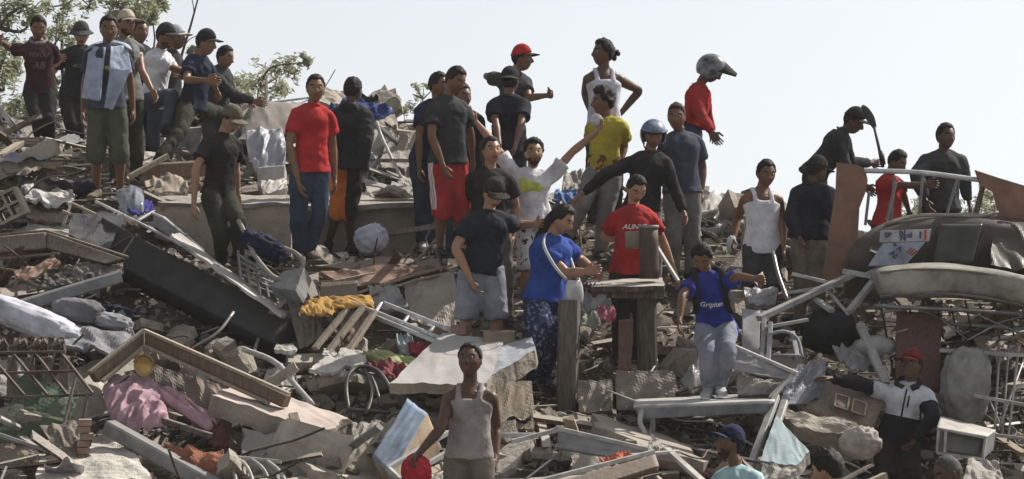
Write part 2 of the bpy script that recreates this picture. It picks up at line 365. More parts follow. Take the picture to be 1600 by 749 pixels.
def tuck(bo, co, n0, surf, org):
    "pull body skin that would poke through a garment back under it"
    bv = BVHTree.FromPolygons([tuple(v) for v in surf[0]], surf[1])
    me = bo.data; lim = .022
    for i in range(n0):
        v = Vector(co[i]); h_ = bv.find_nearest(v, .05)
        if h_[0] is None: continue
        d = (v - h_[0]).dot(h_[1])
        if -.004 < d < lim:
            co[i] = tuple(h_[0] - h_[1] * .006); me.vertices[i].co = Vector(co[i]) - org
PEOPLE = []
def person(label, D, head, neck, pel, s=1.0, hyaw=0, hpitch=0, hroll=0, cy=None, py=None, aL=None, aR=None, lL=None, lR=None,
           ndy=0.0, hdy=0.0, tone='a', top=('tee', 'black'), bottom=('pants', 'black'), shoes='dark', hair='short', cap=None, beard=0,
           wide=1.0, curlL=.35, curlR=.35, voxel=.0145, prints=None, hL=None, hR=None, spread=.18, big=1.0, group=None, loose=1.0, hem=-.10):
    if cy is None: cy = hyaw
    if py is None: py = cy
    seed = len(PEOPLE) * 13 + 3
    Pp = W(*pel, D); Nn = W(*neck, D + ndy)
    Mh = face_frame(hyaw, hpitch, hroll)
    Hc = W(*head, Nn.y + hdy) + (Vector((math.sin(R(hyaw)), -math.cos(R(hyaw)), 0)) * .025 * s)
    Hc = W(head[0], head[1], Hc.y)
    latC = Vector((math.cos(R(cy)), math.sin(R(cy)), 0)); fwC = Vector((math.sin(R(cy)), -math.cos(R(cy)), 0))
    latP = Vector((math.cos(R(py)), math.sin(R(py)), 0)); fwP = Vector((math.sin(R(py)), -math.cos(R(py)), 0))
    ax = (Nn - Pp); Lt = ax.length; up = ax.normalized()
    fwC = (fwC - up * fwC.dot(up)).normalized(); bk = -fwC
    def sp(t):      # spine with a slight S bend
        return Pp + ax * t + bk * (math.sin(max(0, min(1, t)) * math.pi) * .018 * s * -1 + .02 * s * max(0, t - .6))
    k = s * wide * .95
    def latt(t):
        v = latP.lerp(latC, max(0, min(1, t))); return tuple(v)
    # joints
    shw = .152 * s * (1 + (wide - 1) * .5)
    shL = sp(.835) + latC * shw; shR = sp(.835) - latC * shw
    hipL = Pp + latP * .088 * s; hipR = Pp - latP * .088 * s
    down = Vector((0, 0, -1))
    def arm(sh, side, spec):
        UA, FA = .295 * s, .255 * s
        out = latC * side
        if spec is None:
            el = sh + (down + out * .16 + bk * .08).normalized() * UA
            wr = el + (down + fwC * .28 + out * .02).normalized() * FA
            return el, wr
        (ex, ey, es), (wx, wy, ws) = spec
        el = raypt(sh, ex, ey, UA, es); wr = raypt(el, wx, wy, FA, ws)
        return el, wr
    eL, wL = arm(shL, 1, aL); eR, wR = arm(shR, -1, aR)
    def leg(hip, side, spec):
        TH, SH = .43 * s, .42 * s
        if spec is None:
            kn = hip + (down + latP * side * .06 + fwP * .06).normalized() * TH
            an = kn + (down + latP * side * .02 - fwP * .04).normalized() * SH
            return kn, an
        (kx, ky, ks), (axx, ay, as_) = spec
        kn = raypt(hip, kx, ky, TH, ks); an = raypt(kn, axx, ay, SH, as_)
        return kn, an
    kL, nL = leg(hipL, 1, lL); kR, nR = leg(hipR, -1, lR)
    base = ((nL + nR) / 2); base = Vector((base.x, base.y, min(nL.z, nR.z) - .09 * s))
    # ---- body surface
    b = MB()
    tor = [(-.16, .09, .085), (-.05, .15, .105), (.06, .163, .112), (.2, .150, .10), (.38, .132, .092), (.58, .148, .102), (.74, .165, .112), (.86, .150, .098), (.95, .085, .075), (1.02, .057, .06)]
    if wide > 1.1: tor = [(t, a, c * 1.12) for t, a, c in tor]
    tube(b, [sp(t) for t, _, _ in tor], [(a * k, c * k) for _, a, c in tor], lat=[latt(t) for t, _, _ in tor], n=20)
    for side, sh, el, wr in ((1, shL, eL, wL), (-1, shR, eR, wR)):
        tube(b, [sp(.99), sp(.925) + latC * side * shw * .5, sh], [.05 * s, .053 * s, .05 * s], n=12, round_ends=True)
        fa = wr - el; ua = el - sh
        q = big * (1 + (wide - 1) * .8)
        tube(b, [sh, sh + ua * .3, sh + ua * .6, el, el + fa * .25, el + fa * .6, wr, wr + fa.normalized() * .03 * s],
             [.056 * s * q, .052 * s * q, .046 * s * q, .039 * s * q, .042 * s * q, .035 * s * q, .0265 * s, .026 * s], n=12, round_ends=True)
    for side, hp, kn, an in ((1, hipL, kL, nL), (-1, hipR, kR, nR)):
        th, sh_ = kn - hp, an - kn; q = 1 + (wide - 1) * .9
        cb = -(fwP) * .012 * s
        tube(b, [hp, hp + th * .3, hp + th * .65, kn, kn + sh_ * .3 + cb, kn + sh_ * .65, an], [(.088 * s * q), .083 * s * q, .066 * s * q, .052 * s * q, .055 * s * q, .042 * s, .034 * s], n=14, round_ends=True)
        ft = fwP if abs(sh_.normalized().dot(fwP)) < .9 else Vector((0, 0, -1))
        ft = (ft + latP * side * .18).normalized()
        tube(b, [an - ft * .055 * s + V(0, 0, -.045 * s), an + V(0, 0, -.03 * s), an + ft * .08 * s + V(0, 0, -.045 * s), an + ft * .155 * s + V(0, 0, -.06 * s), an + ft * .185 * s + V(0, 0, -.062 * s)],
             [(.03 * s, .03 * s), (.036 * s, .042 * s), (.042 * s, .03 * s), (.045 * s, .02 * s), (.03 * s, .014 * s)], lat=tuple(latP), n=10, round_ends=True)
    hb = Hc + (Mh @ Vector((0, -.028, -.055))) * s
    tube(b, [sp(.93), sp(1.0), Nn.lerp(hb, .5), hb, hb + (hb - Nn).normalized() * .04 * s], [.07 * s, .059 * s, .053 * s, .054 * s, .05 * s], n=14)
    hs_ = s * 1.06
    def HP(P): return np.array(Hc) + (P * hs_) @ np.array(Mh.transposed())
    co, nm, fs = remesh(b, voxel * s, 4, .55)
    full = MB(); full.add(co, fs, 0)
    HPv = HP(head_shape(HDIR)); lip = np.zeros(len(HFACE), int)
    hf = []
    loc = head_shape(HDIR)
    fm = []
    for f in HFACE:
        c = loc[list(f)].mean(0)
        mi = 0
        if c[1] > .06 and abs(c[0]) < .024 and -.075 < c[2] < -.052: mi = 3
        if beard and c[1] > .0 and mi == 0 and ((c[2] < -.078) or (abs(c[0]) > .03 and c[2] < -.05) or (abs(c[0]) < .026 and -.052 < c[2] < -.044)): mi = 5
        if abs(abs(c[0]) - .034) < .015 and .025 < c[2] < .032 and c[1] > .05: mi = 4
        fm.append(mi)
    o = full.add(HPv, HFACE, 0); full.m[-len(HFACE):] = fm
    MhA = Matrix(Mh)
    for side in (1, -1):
        e = MB(); ear(e, side, MhA, s); ev = np.array(e.v) + np.array(Hc); full.add(ev, e.f, 0)
        for r, dy, mi in ((.0115, -.001, 1), (.0072, .0048, 2)):
            dd = HDIR[::1]; cc = np.array([side * .031, .0745 + dy, .008])
            st, fstp = small_sphere(); full.add(HP(cc + st * r), fstp, mi)
    # hands
    for side, el, wr, cu, tgt, sh in ((1, eL, wL, curlL, hL, shL), (-1, eR, wR, curlR, hR, shR)):
        d = (wr - el).normalized()
        if tgt: d = (raypt(wr, tgt[0], tgt[1], .14 * s, tgt[2]) - wr).normalized()
        body = -latC * side
        nrm = body if abs(d.dot(body)) < .85 else -Vector((0, 0, 1))
        hand(full, wr, d, nrm, fwC if abs(d.dot(fwC)) < .8 else Vector((0, 0, 1)), s * 1.06 * big, cu, 0, spread)
    sk = skin(tone); hm = {'brown': M_BROWN, 'grey': M_GREYH}.get(hair.split('_')[-1], M_HAIR)
    lipm = mat('lips_' + tone, tuple(c * f for c, f in zip(sk['c'] if 'c' in sk else (.2, .09, .07), (1, .8, .8))), .5, bump=0)
    nbody = len(co); bco = [tuple(v) for v in co]
    bo = link('person', full.v, full.f, [sk, M_EYE, M_IRIS, lipm, M_HAIR, mat('stubble', (.035, .022, .016), .8, bump=.4)], None, full.m, True, origin=base)
    tag(bo, label, 'person', group)
    # ---- hair
    x, y, z = HDIR[:, 0], HDIR[:, 1], HDIR[:, 2]
    ppos = head_shape(HDIR)
    if hair != 'bald':
        hl = np.where(y > 0, .006 + .068 * sstep(.22, .62, y) - .010 * sstep(.85, 1, y), .006 - .070 * sstep(0, .8, -y)) + .006 * vnoise(HDIR, 11, seed)
        hl = hl + .010 * np.exp(-((np.abs(x) - .55) / .16) ** 2) * (y > .2)
        msk = sstep(-.006, .012, ppos[:, 2] - hl)
        if hair.startswith('long'): th = .02
        th = {'short': .015, 'curly': .036, 'buzz': .006, 'long': .022, 'fade': .018, 'thick': .026}[hair.split('_')[0]]
        if hair.startswith('fade'): tt = th * (.35 + .65 * sstep(.3, .8, z))
        else: tt = th * (.55 + .45 * sstep(-.2, .8, z))
        nz = vnoise(HDIR, 7 if hair.startswith('curly') else 9, seed)
        tt = tt * (1 + (.55 if hair.startswith(('curly', 'thick')) else .35) * nz + .25 * vnoise(HDIR, 22, seed + 1))
        hv = HP(head_shape(HDIR, msk * tt - (1 - msk) * .012))
        if cap not in ('moto', 'helmet'): link('hair', hv, HFACE, hm, bo)
    if hair.startswith('long'):
        h = MB(); 
        pts = [Hc + Mh @ V(0, -.05, .05) * s, Hc + Mh @ V(0, -.095, -.02) * s, sp(.98) + bk * .1 * s, sp(.78) + bk * .14 * s, sp(.62) + bk * .15 * s]
        tube(h, pts, [(.05 * s, .045 * s), (.075 * s, .05 * s), (.075 * s, .045 * s), (.06 * s, .035 * s), (.03 * s, .015 * s)], lat=tuple(latC), n=12, sub=4)
        hc = h.arr(); hc += (vnoise(hc, 30, seed) * .008)[:, None]
        link('ponytail', hc, h.f, hm, bo)
    H = dict(o=bo, Hc=Hc, Mh=Mh, s=s, HP=HP, sp=sp, latC=latC, fwC=fwC, bk=bk, shL=shL, shR=shR, wL=wL, wR=wR, eL=eL, eR=eR, latP=latP, fwP=fwP, Nn=Nn, Pp=Pp, k=k, seed=seed, kL=kL, kR=kR, nL=nL, nR=nR, hipL=hipL, hipR=hipR)
    if cap: make_cap(H, cap)
    # ---- bottom
    bt, bc = bottom[0], bottom[1]
    if bt != 'none':
        g = MB(); q = (1 + (wide - 1) * .9)
        tube(g, [sp(.16), sp(.08), sp(0), sp(-.07), sp(-.12)], [(.155 * k, .108 * k), (.165 * k, .115 * k), (.172 * k, .122 * k), (.160 * k, .12 * k), (.08 * k, .08 * k)], lat=latt(0), n=20)
        for side, hp, kn, an in ((1, hipL, kL, nL), (-1, hipR, kR, nR)):
            th, sh_ = kn - hp, an - kn; lo = min(loose, 1.1)
            if bt == 'shorts':
                end = hp + th * .96
                tube(g, [hp + V(0, 0, .02 * s), hp + th * .3, hp + th * .65, end], [.10 * s * q, .094 * s * q * lo, (.092 * s * q * lo, .1 * s * q * lo), (.094 * s * q * lo, .105 * s * q * lo)], lat=tuple(latP), n=16)
            elif bt == 'bermuda':
                tube(g, [hp, hp + th * .3, hp + th * .65, kn, kn + sh_ * .12], [.10 * s * q, (.092 * s * q * lo, .1 * s * q), (.084 * s * q * lo, .094 * s * q * lo), (.083 * s * q * lo, .092 * s * q * lo), (.085 * s * q * lo, .095 * s * q * lo)], lat=tuple(latP), n=16)
            else:
                tube(g, [hp, hp + th * .3, hp + th * .65, kn, kn + sh_ * .3, kn + sh_ * .65, kn + sh_ * 1.02],
                     [.10 * s * q, .096 * s * q * lo, .083 * s * q * lo, .071 * s * q * lo, .072 * s * q * lo, .062 * s * lo, .058 * s * lo], n=16, round_ends=False)
        c2, n2, f2 = remesh(g, .016 * s, 2, .5)
        c2 = wrinkle(c2, n2, .009 * s, seed + 2, 8)
        mats = [cloth(bc, CLOTH[bc])]; fmi = None
        if len(bottom) > 2:
            mats.append(cloth(bottom[2], CLOTH[bottom[2]]))
            cen = np.array([c2[list(f)].mean(0) for f in f2]); side = (cen - np.array(Pp)) @ np.array(latP) / s
            if bottom[3] == 'half': fmi = (side > 0).astype(int).tolist()
            elif bottom[3] == 'spots': mats = [spotted(bc, bottom[2], 30, .09)]
        tuck(bo, bco, nbody, (c2, f2), base)
        nme = {'shorts': 'shorts', 'bermuda': 'shorts'}.get(bt, 'trousers')
        po = link(nme, c2, f2, mats, bo, fmi)
        if len(bottom) > 3 and bottom[3] == 'stripe':
            bv = BVHTree.FromPolygons([tuple(v) for v in c2], f2)
            for sd, hp, kn in ((1, hipL, kL), (-1, hipR, kR)):
                for j in (-1, 0, 1):
                    vv = []
                    for i in range(13):
                        p0 = hp.lerp(kn, i / 12 * 1.02) + fwP * (j * .024 + .02) * s
                        for w_ in (-.008, .008):
                            q = p0 + fwP * w_ * s + latP * sd * .4; ht = bv.ray_cast(q, -latP * sd, .6); vv.append(tuple((ht[0] if ht[0] else q - latP * sd * .3) + latP * sd * .004))
                    link('stripe', vv, [(2 * i, 2 * i + 1, 2 * i + 3, 2 * i + 2) for i in range(12)], mats[1], po)
    # ---- shoes
    if shoes not in ('none', 'bare'):
        sm = cloth('shoe_' + shoes, CLOTH[shoes]); so_ = cloth('sole_' + shoes, tuple(min(.6, c * 1.6 + .02) for c in CLOTH[shoes]))
        for side, kn, an in ((1, kL, nL), (-1, kR, nR)):
            g = MB(); sh_ = an - kn
            ft = fwP if abs(sh_.normalized().dot(fwP)) < .9 else Vector((0, 0, -1)); ft = (ft + latP * side * .18).normalized()
            tube(g, [an - ft * .075 * s + V(0, 0, -.045 * s), an - ft * .02 * s + V(0, 0, -.02 * s), an + ft * .04 * s + V(0, 0, -.03 * s), an + ft * .12 * s + V(0, 0, -.052 * s), an + ft * .19 * s + V(0, 0, -.062 * s), an + ft * .215 * s + V(0, 0, -.068 * s)],
                 [(.03 * s, .035 * s), (.044 * s, .055 * s), (.046 * s, .048 * s), (.05 * s, .034 * s), (.046 * s, .024 * s), (.03 * s, .015 * s)], lat=tuple(latP), n=12)
            so2 = MB(); tube(so2, [an - ft * .085 * s + V(0, 0, -.085 * s), an - ft * .03 * s + V(0, 0, -.085 * s), an + ft * .06 * s + V(0, 0, -.086 * s), an + ft * .15 * s + V(0, 0, -.087 * s), an + ft * .225 * s + V(0, 0, -.086 * s)],
                 [(.03 * s, .012 * s), (.043 * s, .013 * s), (.046 * s, .013 * s), (.052 * s, .013 * s), (.03 * s, .010 * s)], lat=tuple(latP), n=12)
            so_o = build(g, 'shoe', [sm], bo); build(so2, 'sole', [so_], so_o)
    # ---- top
    tt, tcn = top[0], top[1]
    if tt != 'none':
        g = MB(); infl = {'tee': .013, 'polo': .012, 'long': .018, 'hoodie': .028, 'tank': .016, 'vest': .016}[tt] * s * loose
        hw_ = max(0, -hem - .08) * .15; ring = [(hem, .184 + hw_, .136 + hw_), (-.02, .180 + hw_ * .5, .130 + hw_ * .5), (.1, .166, .116), (.25, .152, .106), (.42, .142, .10), (.6, .150, .106), (.74, .166, .114)]
        if tt == 'tank': ring += [(.80, .125, .102)]
        else: ring += [(.86, .145, .096), (.94, .088, .078), (.985, .064, .064)]
        ring = [ring[0]] + [q_ for q_ in ring[1:] if q_[0] > hem + .03]
        if wide > 1.1: ring = [(t, a, c * 1.12) for t, a, c in ring]
        tube(g, [sp(t) for t, _, _ in ring], [(a * k + infl, c * k + infl) for _, a, c in ring], lat=[latt(t) for t, _, _ in ring], n=24)
        q = big * (1 + (wide - 1) * .8)
        for side, sh, el, wr in ((1, shL, eL, wL), (-1, shR, eR, wR)):
            ua, fa = el - sh, wr - el
            if tt == 'tank':
                tube(g, [sp(.72) + fwC * (.096 * k) + latC * side * .075 * s, sp(.86) + fwC * (.09 * k) + latC * side * .078 * s, sp(.945) + latC * side * .082 * s + up * .04 * s, sp(.95) + bk * .055 * k + latC * side * .078 * s + up * .015 * s, sp(.84) + bk * (.092 * k) + latC * side * .07 * s, sp(.72) + bk * .1 * k + latC * side * .065 * s],
                     [(.024 * s, .016 * s)] * 6, lat=tuple(latC), n=10)
                continue
            tube(g, [sp(.96), sp(.915) + latC * side * shw * .5, sh], [.055 * s + infl * .4, .056 * s + infl * .5, .052 * s + infl * .8], n=14, round_ends=True)
            if tt in ('tee', 'polo'):
                fr = .62
                tube(g, [sh, sh + ua * .2, sh + ua * .4, sh + ua * fr], [.053 * s * q + infl, .058 * s * q + infl, .059 * s * q + infl, .063 * s * q + infl * 1.1], n=14)
            elif tt in ('long', 'hoodie'):
                tube(g, [sh, sh + ua * .3, sh + ua * .6, el, el + fa * .3, el + fa * .65, el + fa * .95], [.058 * s * q + infl, .056 * s * q + infl * .9, .05 * s * q + infl * .9, .045 * s * q + infl * .8, .044 * s * q + infl * .7, .037 * s * q + infl * .6, .032 * s + infl * .4], n=14)
            elif tt == 'vest':
                tube(g, [sh, sh + ua * .12], [.060 * s * q + infl, .062 * s * q + infl], n=14)
        if tt == 'hoodie':
            tube(g, [sp(.9) + bk * .03 * s, sp(1.0) + bk * .075 * s, sp(1.04) + bk * .06 * s], [(.085 * s, .06 * s), (.1 * s, .055 * s), (.07 * s, .04 * s)], lat=tuple(latC), n=14, round_ends=True)
            tube(g, [sp(.93), sp(1.03)], [.082 * s, .078 * s], n=14)
        vx = .0155 * s if tt != 'tank' else .011 * s
        c2, n2, f2 = remesh(g, vx, 2, .5)
        # more folds low on the torso, waist bunching
        c2 = wrinkle(c2, n2, (.005 if tt == 'tank' else .0095) * s, seed, 8.5)
        mats = [cloth(tcn, CLOTH[tcn])]; fmi = None
        if len(top) > 2:
            mats.append(cloth(top[2], CLOTH[top[2]]))
            if top[3] in ('yoke', 'floral'):
                cuts = [(sp(.46 if top[3] == 'yoke' else .3), up)]
                if top[3] == 'yoke': cuts += [(shL.lerp(eL, .5), (eL - shL).normalized()), (shR.lerp(eR, .62), (eR - shR).normalized())]
                bm = bmesh.new(); vv = [bm.verts.new(tuple(v)) for v in c2]
                for f in f2: bm.faces.new([vv[i] for i in f])
                for pc, pn in cuts: bmesh.ops.bisect_plane(bm, geom=bm.verts[:] + bm.edges[:] + bm.faces[:], plane_co=pc, plane_no=pn, dist=1e-5)
                bm.verts.index_update(); c2 = np.array([tuple(v.co) for v in bm.verts]); f2 = [tuple(v.index for v in f.verts) for f in bm.faces]; bm.free()
                if top[3] == 'floral': mats[1] = spotted(tcn, top[2], 14, .0)
            cen = np.array([c2[list(f)].mean(0) for f in f2])
            hgt = (cen - np.array(Pp)) @ np.array(up) / Lt; latd = np.abs((cen - np.array(Pp)) @ np.array(latC)) / s
            if top[3] == 'yoke':
                cc = cen
                def past(sh, el, fr, oth):
                    d_ = (el - sh).normalized(); near = np.linalg.norm(cc - np.array(sh.lerp(el, .9)), axis=1) < .24 * s
                    near |= np.linalg.norm(cc - np.array(oth), axis=1) < .3 * s
                    return ((cc - np.array(sh.lerp(el, fr))) @ np.array(d_) > 0) & near & (latd > .19)
                fmi = ((hgt < .46) | past(shL, eL, .5, eL.lerp(wL, .5)) | past(shR, eR, .62, eR.lerp(wR, .5))).astype(int).tolist()
            elif top[3] == 'floral':
                fmi = (hgt < .3).astype(int).tolist()
            elif top[3] == 'under':
                fmi = (((cen - np.array(Pp)) @ np.array(fwC) > .03) & (latd < .035)).astype(int).tolist()
        tuck(bo, bco, nbody, (c2, f2), base)
        nme = {'tee': 't_shirt', 'polo': 'polo_shirt', 'long': 'long_sleeved_shirt', 'hoodie': 'hoodie', 'tank': 'tank_top', 'vest': 'waistcoat'}[tt]
        go = link(nme, c2, f2, mats, bo, fmi); H['top'] = go; H['topv'] = c2; H['topf'] = f2
        if tt == 'polo':
            cl = MB(); 
            cpts = [sp(.985) + (fwC * math.cos(a) + latC * math.sin(a)) * .073 * s + up * .01 * s for a in np.linspace(-.35, 2 * math.pi + .35 - .7, 14)]
            tube(cl, cpts, [(.007 * s, .022 * s)] * 14, n=8, sub=2); build(cl, 'collar', mats[:1], bo)
        if tt in ('tee', 'tank', 'long') and tt != 'tank':
            cl = MB(); n_ = 18
            cpts = [sp(.975) + (fwC * math.cos(a) * 1.05 + latC * math.sin(a)) * .071 * s - fwC * 0 + up * (.006 - .012 * math.cos(a)) * s for a in np.linspace(0, 2 * math.pi, n_)]
            tube(cl, cpts, [.008 * s] * n_, n=6, sub=1); build(cl, 'neckband', mats[:1], bo)
        if prints: add_prints(H, prints)
    PEOPLE.append(H)
    return H
_ss = None
def small_sphere():
    global _ss
    if _ss is None:
        vs, fs = [], []; nu, nv = 8, 6
        for j in range(nv + 1):
            ph = -math.pi / 2 + math.pi * j / nv
            for i in range(nu):
                th = 2 * math.pi * i / nu; vs.append((math.cos(ph) * math.cos(th), math.cos(ph) * math.sin(th), math.sin(ph)))
        fs = [(j * nu + i, j * nu + (i + 1) % nu, (j + 1) * nu + (i + 1) % nu, (j + 1) * nu + i) for j in range(nv) for i in range(nu)]
        _ss = (np.array(vs), fs)
    return _ss
def make_cap(H, kind):
    HP, s, bo = H['HP'], H['s'], H['o']; x, y, z = HDIR.T; pp = head_shape(HDIR)
    nm_, _, c = kind.partition(':')
    if nm_ in ('cap', 'capback', 'bucket', 'beanie'):
        m = cloth(c, CLOTH[c]); line = .034 + .018 * y if nm_ != 'beanie' else .03 + .01 * y
        msk = sstep(-.004, .004, pp[:, 2] - line)
        puff = .018 + .012 * sstep(.4, 1, z)
        hv = HP(head_shape(HDIR, msk * puff + (1 - msk) * -.02)); 
        f2 = [f for f in HFACE if msk[list(f)].max() > 0]
        cb = link('cap', hv, HFACE, m, bo)
        if nm_ == 'beanie': return
        g = MB(); vs = []; nu, nv = 14, 5
        if nm_ == 'bucket':
            for j in range(nv + 1):
                for i in range(28):
                    a = 2 * math.pi * i / 28; r = 1.16 + j / nv * .55
                    vs.append((math.sin(a) * HW * r, math.cos(a) * HD * r, .045 + .012 * math.cos(a) - .035 * j / nv))
            n = len(vs); vs = vs + [(a, b, c_ + .005) for a, b, c_ in vs]
            fs = [(j * 28 + i, j * 28 + (i + 1) % 28, (j + 1) * 28 + (i + 1) % 28, (j + 1) * 28 + i) for j in range(nv) for i in range(28)]
            fs += [tuple(q + n for q in f[::-1]) for f in fs]
        else:
            sg = 1 if nm_ == 'cap' else -1
            for j in range(nv + 1):
                for i in range(nu + 1):
                    a = (i / nu - .5) * 2; th = a * 1.15
                    r = 1.13 + j / nv * .75 * (1 - .42 * a * a)
                    vs.append((math.sin(th) * HW * r * .95, sg * (math.cos(th) * HD * 1.1 + (r - 1.13) * .085), .048 - .014 * a * a - .012 * j / nv * (1 if sg > 0 else 2)))
            n = len(vs); vs = vs + [(a, b, c_ + .006) for a, b, c_ in vs]; w = nu + 1
            fs = [(j * w + i, j * w + i + 1, (j + 1) * w + i + 1, (j + 1) * w + i) for j in range(nv) for i in range(nu)]
            fs += [tuple(q + n for q in f[::-1]) for f in fs]
            fs += [(nv * w + i, nv * w + i + 1, nv * w + i + 1 + n, nv * w + i + n) for i in range(nu)]
            fs += [(i + 1, i, i + n, i + 1 + n) for i in range(nu)]
        mbr = m
        if c == 'red_cap': mbr = cloth('black', CLOTH['black'])
        link('brim', HP(np.array(vs)), fs, mbr, cb)
        bt = MB(); st, sf = small_sphere(); bt.add(HP(np.array([0, -.005, .145]) + st * .006), sf); build(bt, 'button', m, cb)
    elif nm_ == 'helmet' or nm_ == 'moto':
        d = HDIR; P = d * np.array([.118, .145, .135]) + np.array([0, -.008, .01])
        if nm_ == 'moto': P = d * np.array([.120, .150, .140]) + np.array([0, -.008, .012])
        op = (y > .15) & (z < .32) & (z > (-.75 if nm_ == 'moto' else -.9)) & (np.abs(x) < .78)
        bot = z < -.72
        keep = [f for f in HFACE if not (op[list(f)].all() or bot[list(f)].all())]
        if nm_ == 'helmet': op2 = (y > .12) & (z < .30); keep = [f for f in HFACE if not (op2[list(f)].all() or (z < -.62)[list(f)].all())]
        n = len(P); P2 = np.vstack([P, (P - np.array([0, -.008, .01])) * .88 + np.array([0, -.008, .01])])
        # close the shell rim
        edges = {}
        for f in keep:
            for a, b_ in zip(f, f[1:] + f[:1]): edges[(a, b_)] = 1
        rim = [(a, b_) for (a, b_) in edges if (b_, a) not in edges]
        fs = list(keep) + [tuple(q + n for q in f[::-1]) for f in keep] + [(b_, a, a + n, b_ + n) for a, b_ in rim]
        col = {'helmet': 'helmet_blue', 'moto': 'helmet_white'}[nm_]
        m1 = helmet_mat(col); ho = link('helmet', HP(P2), fs, m1, bo)
        if nm_ == 'helmet':
            g = MB(); pts = [HP(np.array([[math.sin(a) * .121, math.cos(a) * .148 - .004, .052]]))[0] for a in np.linspace(-1.35, 1.35, 16)]
            tube(g, pts, [(.006 * s, .011 * s)] * 16, n=6, sub=1); build(g, 'trim', mat('rubber_black', (.02, .02, .02), .5), ho)
            g = MB(); pts = [HP(np.array([q]))[0] for q in ((.1, .05, -.03), (.085, .09, -.09), (.03, .112, -.118), (-.03, .112, -.118), (-.085, .09, -.09), (-.1, .05, -.03))]
            tube(g, pts, [(.006 * s, .009 * s)] * 6, n=8); build(g, 'chin_strap', mat('helmet_strap', (.03, .03, .03), .7), ho)
        else:
            vs = []; nu, nv = 12, 6
            for j in range(nv + 1):
                for i in range(nu + 1):
                    a = (i / nu - .5) * 2; t = j / nv
                    vs.append((a * (.112 - .05 * t), .055 + t * .165 - .02 * a * a * (1 - t), .128 - .035 * t - .115 * a * a * (1 - .75 * t)))
            n = len(vs); vs += [(a, b_, c_ + .008) for a, b_, c_ in vs]; w = nu + 1
            fs = [(j * w + i, j * w + i + 1, (j + 1) * w + i + 1, (j + 1) * w + i) for j in range(nv) for i in range(nu)]
            fs += [tuple(q + n for q in f[::-1]) for f in fs] + [(nv * w + i, nv * w + i + 1, nv * w + i + 1 + n, nv * w + i + n) for i in range(nu)]
            fs += [(j * w, (j + 1) * w, (j + 1) * w + n, j * w + n) for j in range(nv)] + [(j * w + nu, j * w + nu + n, (j + 1) * w + nu + n, (j + 1) * w + nu) for j in range(nv)]
            link('peak', HP(np.array(vs)), fs, mat('black_shell', (.012, .012, .016), .8), ho)
def helmet_mat(col):
    if 'hm_' + col in MATS: return MATS['hm_' + col]
    c1, c2 = {'helmet_blue': ((.26, .30, .36), (.02, .04, .14)), 'helmet_white': ((.33, .34, .36), (.015, .016, .02))}[col]
    m = mat('hm_' + col, c1, .42, 'plain', bump=.02, scale=(9 if col == 'helmet_blue' else 5.5), col2=c2); return m
def add_prints(H, prints):
    "flat print on the chest: text laid onto the shirt surface"
    bvh = BVHTree.FromPolygons([tuple(v) for v in H['topv']], H['topf'])
    for (kind, txt, t, wd, colr, off) in prints:
        fw, lat, s = H['fwC'], H['latC'], H['s']; c = H['sp'](t) + lat * off * s
        upv = (H['Nn'] - H['Pp']).normalized(); m = mat('print_' + colr, CLOTH[colr], .8, bump=0, dust=.1)
        if kind == 'text':
            cu = bpy.data.curves.new('t', 'FONT'); cu.body = txt; cu.align_x = 'CENTER'; cu.align_y = 'CENTER'; cu.size = .1; cu.shear = .25; cu.offset = .002
            to = bpy.data.objects.new('t', cu); TMP.objects.link(to); tmp_scene.view_layers[0].update()
            me = to.to_mesh(); bm = bmesh.new(); bm.from_mesh(me); bmesh.ops.triangulate(bm, faces=bm.faces)
            bmesh.ops.subdivide_edges(bm, edges=[e for e in bm.edges if e.calc_length() > .03], cuts=2, use_grid_fill=False); bmesh.ops.triangulate(bm, faces=bm.faces)
            vs = np.array([tuple(v.co) for v in bm.verts]); fs = [tuple(v.index for v in f.verts) for f in bm.faces]; bm.free()
            to.to_mesh_clear(); bpy.data.objects.remove(to)
            vs = vs / (vs[:, 0].max() - vs[:, 0].min()) * wd
        else:      # soft blob: list of 2D points
            pts = txt; vs = []; fs = []; nr = 6
            cen = np.mean(pts, 0); vs.append(cen)
            for r in range(1, nr + 1):
                for p in pts: vs.append(cen + (np.array(p) - cen) * r / nr)
            n = len(pts)
            fs = [(0, 1 + i, 1 + (i + 1) % n) for i in range(n)]
            for r in range(nr - 1):
                fs += [(1 + r * n + i, 1 + (r + 1) * n + i, 1 + (r + 1) * n + (i + 1) % n, 1 + r * n + (i + 1) % n) for i in range(n)]
            vs = np.array(vs); vs = np.c_[vs * wd, np.zeros(len(vs))]
        out = []
        for v in vs:
            q = c + lat * v[0] * s + upv * v[1] * s + fw * .5
            hit = bvh.ray_cast(q, -fw, 1.0)
            out.append(tuple((hit[0] if hit[0] else q - fw * .38) + fw * .004))
        link('print', out, fs, m, H['o'])
